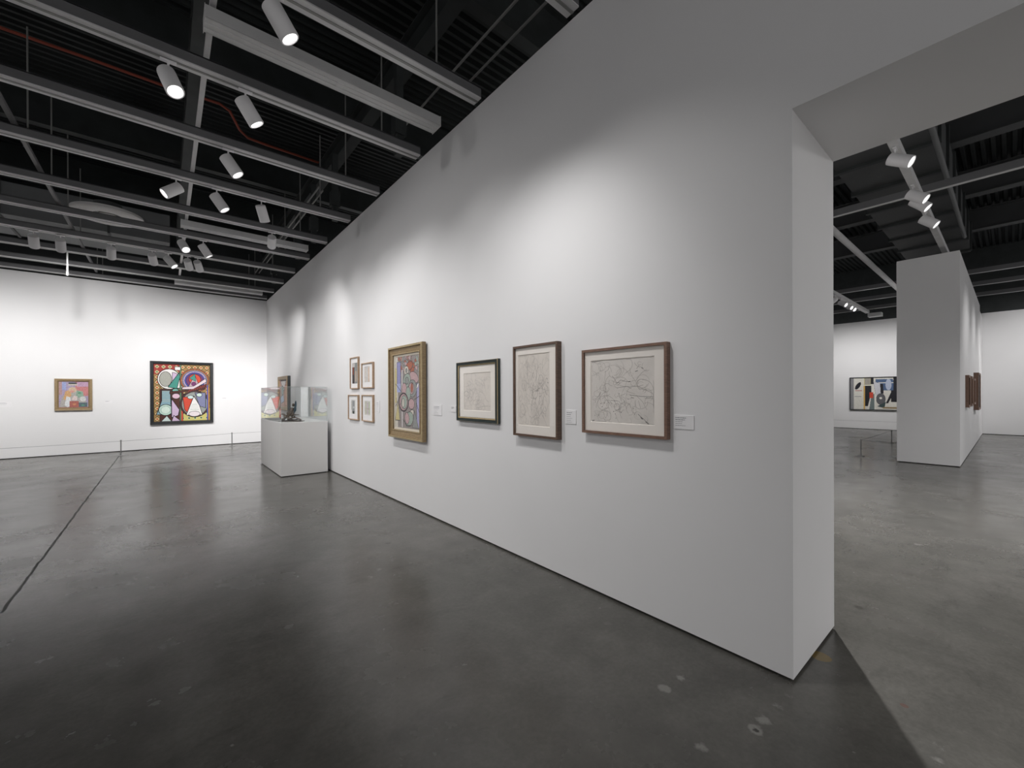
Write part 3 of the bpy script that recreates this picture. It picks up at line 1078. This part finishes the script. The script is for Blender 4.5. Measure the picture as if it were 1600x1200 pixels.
drawing('small wood frame with pale striped print, bottom right of the four', 6.985, 6.497, 1.098, 1.535, .035, .016, 'plain', (.09, .14, .10, .10),
        M['maple'], M['mat_white'], M['paper'], mini([(R4(0, 0, 1, 1), (.66, .64, .60)), (R4(.1, .1, .35, .95), (.52, .52, .42)), (R4(.4, .1, .6, .9), (.55, .47, .52)), (R4(.65, .1, .9, .95), (.50, .54, .42)), (R4(.1, .4, .9, .5), (.5, .46, .40))]), group=sm, glaze=False)

# D: tall abstract painting in a wide gilded oak frame
root, w_, h_ = wall_thing('framed_painting', 'main', 5.79, 4.755, .934, 2.210, .02)
tag(root, 'tall painting of curling shapes in a wide gilded oak frame on the long partition', 'painting')
dep = .062
b = ringmesh(w_, h_, [(0, 0), (0, dep-.01), (.005, dep), (.028, dep), (.034, dep-.02), (.098, dep-.03), (.102, dep-.022), (.112, dep-.022), (.116, dep-.04)], [0, 1, 1, 0, 0, 0, 1, 0])
sub(b.build('frame_moulding', [M['gold'], M['gold_bright']], root), h_)
b = ringmesh(w_-.23, h_-.23, [(0, dep-.042), (.028, dep-.042), (.030, dep-.05)])
sub(b.build('slip', M['slip'], root), h_)
cv = Canvas(w_-.29, h_-.29, 150, 190, (.30, .27, .26))
rng = random.Random(4)
lav, pink, grey, cream, yel, rust, sage, dark = (.30, .30, .52), (.52, .36, .37), (.30, .31, .30), (.62, .58, .52), (.60, .52, .27), (.42, .15, .10), (.36, .42, .37), (.06, .05, .055)
for _ in range(60):
    cv.ell(rng.random(), .8+.2*rng.random(), .05, .03, rng.choice([sage, rust, grey, pink]), rng.random()*3, .006, dark)
cv.poly(R4(0, 0, .12, 1), cream)
cv.poly(R4(0, .35, .07, .85), yel)
cv.poly(R4(.08, .62, .24, .93), lav, .008, dark)
cv.poly(R4(.08, .50, .24, .62), (.38, .42, .66))
cv.poly(R4(.27, .0, .34, .82), (.60, .56, .56), .008, dark)
cv.poly(R4(.88, .02, 1.0, .62), (.40, .38, .58), .008, dark)
for cx_, cyy, rx_, ry_, c_, a_ in ((.60, .86, .13, .07, rust, .2), (.48, .80, .09, .08, cream, 0), (.48, .80, .03, .03, grey, 0), (.72, .79, .08, .05, rust, .6), (.78, .70, .17, .09, pink, -.3),
                                (.50, .66, .15, .12, sage, .4), (.50, .66, .07, .06, grey, 0), (.72, .55, .16, .15, grey, 0), (.68, .55, .10, .10, pink, .3), (.70, .56, .035, .08, rust, 0),
                                (.40, .52, .10, .14, pink, .2), (.55, .48, .09, .12, sage, 0), (.36, .36, .19, .17, dark, 0), (.36, .36, .17, .15, pink, 0), (.38, .36, .12, .12, sage, 0), (.34, .35, .05, .08, cream, 0),
                                (.68, .34, .11, .09, pink, 0), (.70, .22, .07, .05, cream, .2), (.58, .13, .17, .12, sage, .4), (.50, .14, .08, .10, pink, .2)):
    cv.ell(cx_, cyy, rx_, ry_, c_, a_, .010, dark)
for pts in ([(.02, .62), (.28, .50)], [(.02, .30), (.22, .46)], [(.0, .12), (.30, .40)], [(.05, .42), (.12, .18)], [(.80, .40), (.99, .45)], [(.86, .35), (.99, .22)], [(.33, .12), (.5, .04), (.9, .05)]):
    cv.line(pts, .012, dark)
cv.poly([(.0, .10), (.12, .36), (.20, .10)], yel, .008, dark)
cv.poly([(.80, .25), (.95, .02), (.72, .02)], grey, .008, dark)
cv.poly([(.90, .60), (.97, .63), (.94, .57), (.87, .54)], (.75, .73, .70), .006, dark)
for _ in range(8):
    x = rng.uniform(.3, .95)
    cv.line([(x, .93), (x+rng.uniform(-.06, .06), .99)], .008, rng.choice([rust, cream, dark]))
cv.mottle(.16, 2)
cv.build('canvas', root, (0, -(dep-.048), h_/2))
MB().box(-w_/2+.06, w_/2-.06, 0, .02, .06, h_-.06).build('wall_batten', M['kerf'], root)

# V: deep framed picture near the corner behind the plinth
root, w_, h_ = wall_thing('framed_painting', 'main', 13.47, 12.264, 1.110, 2.045, 0)
tag(root, 'painting in a deep brown box frame near the corner, seen over the clear case', 'painting')
dep = .085
b = ringmesh(w_, h_, [(0, 0), (0, dep-.01), (.01, dep), (.09, dep-.01), (.10, dep-.03)], [1, 0, 0, 0])
sub(b.build('frame_moulding', [M['gold'], M['black_frame']], root), h_)
cv = Canvas(w_-.2, h_-.2, 70, 70, (.50, .30, .24))
cv.poly([(.15, .98), (.85, .98), (.62, .62), (.45, .55)], (.62, .60, .60), .03, (.1, .08, .08))
cv.poly(R4(0, 0, .3, .6), (.42, .24, .20))
cv.poly([(.1, .30), (.5, .48), (.6, .2), (.2, .1)], (.36, .44, .58), .02, (.1, .08, .08))
cv.poly(R4(.7, .05, 1, .8), (.62, .34, .26), .02, (.2, .1, .08))
cv.ell(.4, .6, .12, .12, (.25, .32, .30), 0, .02)
cv.mottle(.15, 3)
cv.build('canvas', root, (0, -(dep-.03), h_/2))

# small gilded painting on the end wall
root, w_, h_ = wall_thing('framed_painting', 'left', -2.155, -1.475, 1.150, 1.970, 0)
tag(root, 'small colourful half-figure painting in a gilded frame, on the end wall at left', 'painting')
dep = .06
b = ringmesh(w_, h_, [(0, 0), (0, dep-.012), (.006, dep), (.05, dep-.006), (.055, dep-.02), (.062, dep-.012), (.075, dep-.03)], [0, 1, 0, 0, 1, 0])
sub(b.build('frame_moulding', [M['gold'], M['gold_bright']], root), h_)
cv = Canvas(w_-.13, h_-.13, 100, 120, (.36, .30, .42))
cv.poly(R4(.55, .45, 1, 1), (.50, .20, .20))
cv.poly(R4(.60, .80, 1, 1), (.46, .30, .42))
cv.poly(R4(.0, .5, .12, 1), (.40, .26, .26))
cv.poly(R4(.12, .68, .25, .97), (.30, .34, .55))
cv.poly([(.02, .0), (.12, .42), (.32, .62), (.62, .66), (.85, .44), (.98, .0)], (.38, .36, .34))
cv.poly([(.16, .32), (.22, .62), (.40, .70), (.42, .45), (.24, .30)], (.55, .33, .16))
cv.ell(.46, .68, .13, .13, (.56, .42, .30))
cv.ell(.44, .62, .07, .06, (.55, .28, .24))
cv.poly(R4(.32, .84, .62, .90), (.50, .45, .40))
cv.poly(R4(.33, .90, .60, .96), (.05, .055, .06))
cv.poly([(.56, .40), (.60, .66), (.80, .62), (.84, .36)], (.25, .36, .28))
cv.ell(.69, .56, .05, .04, (.10, .28, .16))
cv.poly([(.20, .10), (.26, .44), (.38, .40), (.42, .12), (.30, .02)], (.62, .63, .64))
cv.ell(.80, .34, .10, .12, (.56, .57, .55), .4)
cv.poly([(.42, .30), (.50, .46), (.62, .44), (.60, .28)], (.60, .50, .48))
cv.poly(R4(.36, .0, .66, .26), (.36, .12, .10))
cv.ell(.52, .14, .06, .05, (.50, .22, .12))
cv.poly(R4(.66, .0, .95, .20), (.10, .14, .16))
cv.ell(.80, .10, .06, .04, (.10, .26, .18))
cv.poly(R4(0, 0, 1, .035), (.30, .12, .12))
cv.mottle(.24, 3)
cv.build('canvas', root, (0, -(dep-.035), h_/2))

# big painting on the end wall: a generic patchwork of discs, bands and lozenges
root, w_, h_ = wall_thing('framed_painting', 'left', -.322, 1.128, .702, 2.508, 0)
tag(root, 'large bright abstract painting in a black frame, on the end wall by the corner', 'painting')
dep = .07
b = ringmesh(w_, h_, [(0, 0), (0, dep-.008), (.008, dep), (.07, dep-.006), (.078, dep-.02), (.082, dep-.035)])
sub(b.build('frame_moulding', M['black_frame'], root), h_)
cv = Canvas(w_-.16, h_-.16, 230, 290, (.33, .20, .07))
U, V = cv.U, cv.V
D1 = (np.abs(((U*9) % 1)-.5)+np.abs(((V*11) % 1)-.5))
cv.put(D1 < .36, (.62, .55, .30))
cv.put(D1 < .22, (.50, .10, .035))
cv.put((D1 > .46) & (D1 < .54), (.03, .02, .02))
redz = (V > .82) & (U < .45)
cv.put(redz & (D1 > .36), (.30, .035, .03))
cv.put(redz & (D1 < .22), (.16, .22, .12))
yz = (V < .22) & (U > .5)
cv.put(yz & (D1 > .36), (.55, .50, .16))
cv.put(yz & (D1 < .22), (.05, .16, .08))
K = (.010, .010, .012)
wht, lil, teal, slate, crim, plum, choc, ora, blue = (.76, .74, .72), (.55, .42, .58), (.06, .27, .22), (.20, .21, .34), (.58, .07, .04), (.16, .04, .13), (.075, .025, .02), (.58, .24, .05), (.06, .08, .35)
cv.poly([(.10, 0), (.10, .56), (.36, .60), (.52, .48), (.50, 0)], choc, .012, K)      # dark ground, left
cv.ell(.26, .74, .19, .22, wht, 0, .014, K)
cv.ell(.20, .74, .10, .16, (.36, .36, .32), 0, .010, K)
cv.ell(.32, .76, .11, .12, lil, 0, .010, K, half='r')
cv.poly([(.24, .60), (.44, .86), (.48, .56)], teal, .012, K)
cv.poly([(.40, .58), (.47, .86), (.53, .60)], wht, .010, K)
cv.poly([(.13, .54), (.13, .36), (.04, .12), (.30, .12), (.28, .54)], (.22, .36, .42), .014, K)
for k in range(7):
    cv.line([(.14, .52-.028*k), (.27, .52-.028*k)], .007, (.45, .46, .36))
cv.ell(.20, .20, .115, .115, (.46, .62, .54), 0, .014, K)
cv.ell(.20, .20, .075, .075, (.60, .72, .64), 0, .006, (.2, .3, .28))
cv.poly([(.30, .40), (.44, .20), (.42, .10), (.30, .06)], lil, .014, K)
cv.poly([(.12, .0), (.22, .10), (.30, .0)], (.55, .64, .62), .012, K)
cv.poly([(.30, .0), (.34, .10), (.46, .0)], lil, .012, K)
cv.ell(.38, .44, .065, .055, (.66, .45, .55), 0, .012, K)
cv.ell(.37, .54, .05, .035, (.18, .44, .38), 0, .010, K)
cv.poly(R4(.445, 0, .475, 1), (.10, .18, .10), .006, K)
cv.poly(R4(.475, 0, .50, .22), crim)
# right field: nested rounded lozenge bands
for rr, c_ in ((.265, (.30, .09, .06)), (.245, ora), (.228, slate), (.205, lil), (.182, blue), (.155, plum)):
    cv.ell(.72, .72, rr, rr*1.02, c_, 0, .007, K)
cv.ell(.72, .74, .105, .115, crim, .4, .010, K)
cv.poly([(.60, .60), (.72, .82), (.80, .62)], (.50, .38, .40), .008, K)
cv.poly([(.62, .76), (.72, .84), (.74, .70)], teal, .006, K)
cv.ell(.70, .66, .05, .05, plum)
cv.ell(.72, .30, .265, .30, (.07, .03, .03), 0, .010, K)
cv.ell(.72, .30, .235, .27, (.28, .30, .28), 0, .008, K)
cv.poly([(.50, .42), (.70, .44), (.62, .10), (.53, .20)], crim, .010, K)
cv.poly([(.72, .50), (.92, .50), (.92, .22), (.80, .26)], slate, .010, K)
cv.poly([(.70, .44), (.56, .10), (.86, .10), (.80, .28)], wht, .012, K)
cv.ell(.71, .12, .10, .055, (.74, .66, .68), 0, .008, K)
for k in range(4):
    cv.line([(.64+.01*k, .20+.03*k), (.79-.012*k, .20+.03*k)], .006, (.35, .45, .38))
cv.ell(.64, .42, .05, .035, (.55, .68, .66), 0, .010, K)
cv.ell(.80, .46, .048, .038, (.55, .66, .60), 0, .010, K)
cv.poly([(.27, .52), (.27, .48), (.90, .56), (.94, .66), (.55, .55)], choc, .008, K)
cv.poly([(.48, .56), (.68, .56), (.94, .70), (.92, .76), (.70, .62), (.50, .60)], (.66, .56, .60), .010, K)
for k in range(8):
    cv.line([(.60+.04*k, .515+.012*k), (.63+.04*k, .55+.014*k)], .010, (.34, .05, .05))
cv.poly(R4(.945, 0, .965, .64), blue)
cv.poly(R4(.965, 0, .99, .60), (.42, .20, .05))
cv.poly(R4(.36, .90, .46, .96), wht, .010, K)
cv.mottle(.12, 2)
cv.build('canvas', root, (0, -(dep-.04), h_/2))

# painting on the far wall of the right gallery (generic blocks)
root, w_, h_ = wall_thing('framed_painting', 'far', 4.432, 2.10, .80, 2.172, 0)
tag(root, 'wide abstract painting with a red patch, on the far wall through the doorway', 'painting')
dep = .06
b = ringmesh(w_, h_, [(0, 0), (0, dep), (.03, dep), (.03, dep-.02)])
sub(b.build('frame_moulding', M['black_frame'], root), h_)
cv = Canvas(w_-.06, h_-.06, 190, 120, (.68, .66, .60))
W3, Y3, N3, B3, G3 = (.74, .72, .66), (.62, .52, .20), (.02, .02, .025), (.08, .13, .24), (.24, .24, .25)
cv.poly(R4(0, 0, .05, 1), G3)
cv.ell(.11, .75, .03, .075, N3, -.5)
cv.poly(R4(.07, .58, .17, .61), (.45, .2, .18))
cv.poly(R4(.06, .40, .16, .42), G3)
cv.poly(R4(.19, .0, .21, .75), (.62, .40, .12))
cv.poly(R4(.20, .78, .29, 1), (.34, .32, .28), .008, (.6, .55, .3))
cv.poly(R4(.21, .1, .30, .75), N3)
cv.poly(R4(.29, .80, .33, 1), N3)
cv.poly([(.24, .0), (.33, .80), (.38, .75), (.36, 0)], W3)
cv.poly([(.27, 0), (.30, .45), (.34, .5), (.34, 0)], (.16, .2, .2))
cv.poly(R4(.275, .36, .325, .54), crim)
cv.poly(R4(.36, .60, .62, .95), B3)
cv.line([(.34, .96), (.60, .96), (.61, .84), (.40, .84)], .014, W3)
cv.poly([(.33, .88), (.42, .82), (.44, .45), (.36, .45)], (.60, .60, .64), .004, G3)
cv.poly([(.42, .80), (.46, .80), (.47, .5), (.43, .5)], N3)
cv.ell(.43, .33, .06, .10, (.12, .12, .13), 0, .004, N3)
cv.ell(.43, .36, .02, .02, W3)
cv.ell(.535, .78, .04, .10, (.45, .50, .62), 0)
cv.ell(.60, .78, .07, .17, N3, 0, half='r')
cv.poly(R4(.67, .55, .78, 1), Y3)
cv.poly([(.57, .55), (.50, .2), (.53, .2), (.60, .50)], N3)
cv.poly(R4(.57, .24, .67, .60), N3)
cv.poly(R4(.67, .1, .70, .55), W3)
cv.poly(R4(.70, 0, .80, .5), (.60, .50, .26))
cv.poly([(.38, .1), (.50, .25), (.48, .05)], (.05, .08, .08))
cv.poly(R4(.46, .03, .74, .08), (.30, .22, .12))
cv.poly(R4(.80, 0, 1, 1), (.5, .45, .3))
cv.poly(R4(.84, .2, .95, .8), (.1, .12, .2))
cv.mottle(.10, 2)
cv.build('canvas', root, (0, -(dep-.025), h_/2))

# frames on the side of the pier, seen at a very flat angle
gp = 'brown frames on the side of the white pier'
for x0, x1, z0, z1, dp, l in ((14.05, 14.75, 1.19, 1.93, .06, 'brown frame on the side of the white pier, nearest its edge'),
                              (15.15, 15.85, 1.20, 1.93, .06, 'brown frame on the side of the white pier, second from its edge'),
                              (16.25, 16.95, 1.22, 1.90, .06, 'brown frame on the side of the white pier, third from its edge'),
                              (17.3, 18.5, 1.04, 2.08, .10, 'deepest brown box frame on the side of the white pier, farthest in')):
    root, w_, h_ = wall_thing('framed_picture', 'pier', x0, x1, z0, z1, 0)
    tag(root, l, 'framed picture', gp)
    sub(ringmesh(w_, h_, [(0, 0), (0, dp), (.05, dp-.01), (.05, dp-.025)]).build('frame_moulding', M['walnut_light'], root), h_)
    panel(w_-.1, h_-.1, 0).build('picture', M['duct'], root).location = (0, -(dp-.03), h_/2)


# ------------------------------------------------------------------ caption cards
def card(wall, a0, a1, z0, z1, label, lines=5):
    root, w_, h_ = wall_thing('caption_card', wall, a0, a1, z0, z1, 0)
    tag(root, label, 'caption card', 'caption cards beside the pictures')
    MB().box(-w_/2, w_/2, -.005, 0, 0, h_).build('card_board', M['card'], root)
    b = MB()
    rng = random.Random(int(a0*100))
    for k in range(lines):
        z = h_*(.82-.14*k)
        x0 = -w_/2+.012
        x1 = x0+(w_-.03)*(rng.uniform(.55, .8) if k < 2 else rng.uniform(.35, .75))
        hh = .004 if k < 2 else .0022
        x = x0
        while x < x1:
            s = rng.uniform(.008, .02)
            b.box(x, min(x+s, x1), -.0056, -.005, z-hh/2, z+hh/2)
            x += s+.003
    o = b.build('printed_lines', M['card_ink'], root)
    return root


card('main', 1.417, 1.282, 1.316, 1.404, 'white caption card right of the wide walnut drawing, nearest the doorway')
card('main', 2.375, 2.263, 1.298, 1.410, 'white caption card between the tall walnut frame and the wide walnut frame', 6)
card('main', 4.187, 4.076, 1.338, 1.406, 'small white caption card left of the dark green frame', 3)
card('main', 4.600, 4.398, 1.284, 1.415, 'white caption card right of the big gilded frame', 6)
card('main', 6.415, 6.28, 1.256, 1.443, 'white caption card right of the block of four small frames', 6)
card('left', -3.10, -2.873, 1.264, 1.391, 'white caption card at the far left edge of the end wall', 4)
card('left', -1.247, -1.10, 1.326, 1.397, 'tiny white caption card between the small and the large painting', 3)
card('left', 1.351, 1.514, 1.378, 1.459, 'tiny white caption card right of the large painting, by the corner', 3)

# ------------------------------------------------------------------ plinth, clear case and bronze
PX0, PX1, PY0, PY1, PZ = 1.655, 2.485, 8.71, 10.80, 1.012
root = empty('plinth', ((PX0+PX1)/2, (PY0+PY1)/2, 0))
tag(root, 'white box plinth standing near the long partition, under the clear case', 'plinth')
hx, hy = (PX1-PX0)/2, (PY1-PY0)/2
MB().box(-hx, hx, -hy, hy, .015, PZ).build('plinth_box', M['plinth'], root, bevel=.002)
MB().box(-hx+.02, hx-.02, -hy+.02, hy-.02, 0, .015).build('recessed_foot', M['kerf'], root)
root = empty('display_case', ((PX0+PX1)/2, (PY0+PY1)/2, PZ))
tag(root, 'clear acrylic display case on top of the white plinth', 'display case')
t, CH, ii = .006, .672, .006
a, c = hx-ii, hy-ii
MB().box(-a, -a+t, -c, c, 0, CH).build('case_panel', M['acrylic'], root)
MB().box(a-t, a, -c, c, 0, CH).build('case_panel', M['acrylic'], root)
MB().box(-a+t, a-t, -c, -c+t, 0, CH).build('case_panel', M['acrylic'], root)
MB().box(-a+t, a-t, c-t, c, 0, CH).build('case_panel', M['acrylic'], root)
MB().box(-a, a, -c, c, CH+.0005, CH+t).build('case_lid', M['acrylic'], root)
b = MB()
e = .0025
for sx in (-1, 1):
    for sy in (-1, 1):
        b.box(sx*a-e, sx*a+e, sy*c-e, sy*c+e, 0, CH)
for sy in (-1, 1):
    b.box(-a, a, sy*c-e, sy*c+e, CH+t-e, CH+t+e)
for sx in (-1, 1):
    b.box(sx*a-e, sx*a+e, -c, c, CH+t-e, CH+t+e)
b.build('glued_edges', M['acrylic_edge'], root)

root = empty('bronze_sculpture', (1.92, 9.12, PZ))
root.rotation_euler = (0, 0, -yaw)
tag(root, 'small dark bronze sculpture of a leaning knotted form inside the clear case', 'sculpture')
b = MB().prism([(-.235, -.06), (.03, -.17), (.24, -.10), (.20, .13), (-.05, .17)], 0, .012, 'z')
b.build('base_plate', M['bronze'], root, bevel=.002)
s = MB()
ring_ = [(-.178+.046*math.cos(a), 0, .098+.052*math.sin(a)) for a in [math.radians(d) for d in range(-60, 301, 24)]]
s.tube(ring_, [.014+.005*math.sin(k*.5) for k in range(len(ring_))], 10)
s.tube([(-.20, 0, .03), (-.15, .0, .045), (-.11, 0, .08), (-.12, 0, .13)], [.014, .02, .026, .02], 10)
s.ball((-.115, 0, .09), .034, .035, .036)
s.tube([(-.085, 0, .07), (-.06, 0, .12), (-.02, 0, .17), (.015, 0, .22), (.035, 0, .27)], [.03, .032, .036, .03, .022], 12)
s.ball((-.055, .01, .19), .024, .022, .030)
s.ball((-.075, .0, .165), .018, .02, .026)
s.tube([(-.06, .01, .20), (-.01, .0, .235), (.03, 0, .245)], [.012, .012, .010], 8)
s.tube([(.0, 0, .10), (.03, .0, .14), (.045, 0, .19)], [.03, .024, .018], 10)
s.ball((.04, 0, .325), .027, .024, .034)
s.ball((.005, -.01, .262), .016, .014, .012)
s.tube([(.03, 0, .134), (.09, 0, .132), (.155, 0, .134)], [.012, .009, .008], 8)
s.ball((-.045, -.01, .05), .034, .03, .034)
s.tube([(-.03, -.03, .04), (.03, -.03, .075), (.09, -.02, .078), (.15, -.01, .055), (.205, -.01, .028)], [.018, .016, .014, .015, .011], 10)
s.tube([(-.03, .05, .03), (.04, .05, .028), (.11, .05, .045), (.17, .03, .024)], [.018, .013, .012, .011], 10)
s.ball((.07, -.02, .105), .018, .014, .012)
s.tube([(-.21, 0, .02), (-.1, .02, .018), (.05, 0, .018), (.2, 0, .018)], [.008, .010, .010, .007], 8)
o = s.build('cast_figure', M['bronze'], root, smooth=True)
o.location = (0, 0, .0)
md = o.modifiers.new('remesh', 'REMESH')
md.mode = 'VOXEL'
md.voxel_size = .0045
md.use_smooth_shade = True
s = MB()
s.ball((.085, 0, .335), .020, .012, .075)
s.ball((.078, 0, .245), .022, .012, .055)
s.tube([(.075, 0, .30), (.06, 0, .20), (.045, 0, .15)], [.014, .016, .012], 8)
s.build('upright_fin', mat('blue_green_patina', (.05, .09, .12), rough=.45, metal=.4, noise=.3, nscale=20), root, smooth=True)


# ------------------------------------------------------------------ low barriers
def stanchion(x, y, label, group, hgt=.40):
    root = empty('barrier_post', (x, y, 0))
    tag(root, label, 'barrier post', group)
    MB().ring((0, 0, 0), (0, 0, 1), [(0, .085), (.006, .085), (.010, .075), (.012, .02)], 28).build('base_disc', M['steel'], root, smooth=True)
    MB().cyl((0, 0, .012), (0, 0, hgt), .0125, n=14).build('shaft', M['steel'], root, smooth=True)
    MB().ring((0, 0, hgt-.035), (0, 0, 1), [(0, .0125), (.003, .017), (.03, .017), (.036, .010)], 16).build('cap', M['steel'], root, smooth=True)
    return root


def cord(pts, r, label, group):
    o = MB().tube(pts, r, 6).build('barrier_rope', M['rope'], smooth=True)
    return tag(o, label, 'rope', group)


gs, gc = 'low steel posts before the end wall', 'barrier rope runs before the end wall'
stanchion(-3.30, 14.30, 'low steel barrier post left of the picture frame, before the end wall', gs)
stanchion(-.866, 14.53, 'low steel barrier post left of the large painting', gs)
stanchion(1.531, 14.89, 'low steel barrier post right of the large painting', gs, .415)
cord([(-3.28, 14.302, .37), (-2.1, 14.41, .365), (-.886, 14.528, .37)], .0045, 'thin grey barrier rope under the small gilded painting', gc)
cord([(-.846, 14.533, .37), (.3, 14.70, .368), (1.511, 14.887, .385)], .0045, 'thin grey barrier rope under the large painting', gc)
cord([(1.551, 14.892, .385), (2.0, 14.93, .384), (2.566, 14.97, .385)], .0045, 'thin grey barrier rope from the right post to the corner', gc)
gs, gc = 'low steel posts beside the white pier', 'barrier rope runs in the right gallery'
stanchion(12.964, 2.34, 'low steel barrier post nearest the doorway, left of the white pier', gs)
stanchion(16.90, 2.32, 'low steel barrier post farther back, left of the white pier', gs)
root = stanchion(13.30, 1.73, 'low steel barrier post mostly hidden by the left edge of the white pier', gs, .37)
cord([(12.984, 2.34, .38), (14.9, 2.33, .375), (16.88, 2.32, .38)], .0045, 'thin cord between the two posts left of the white pier', gc)
cord([(12.96, 2.32, .38), (13.13, 2.03, .365), (13.29, 1.76, .35)], .0045, 'thin cord from the nearest post to the edge of the white pier', gc)
stanchion(22.0, 6.2, 'low steel barrier post before the far wall, beyond the doorway edge', 'low steel posts before the far wall')
stanchion(22.0, 2.2, 'low steel barrier post before the far wall, behind the white pier', 'low steel posts before the far wall')
cord([(22.0, 6.18, .37), (22.0, 4.2, .365), (22.0, 2.22, .37)], .0045, 'thin cord in front of the far wall under the wide painting', gc)
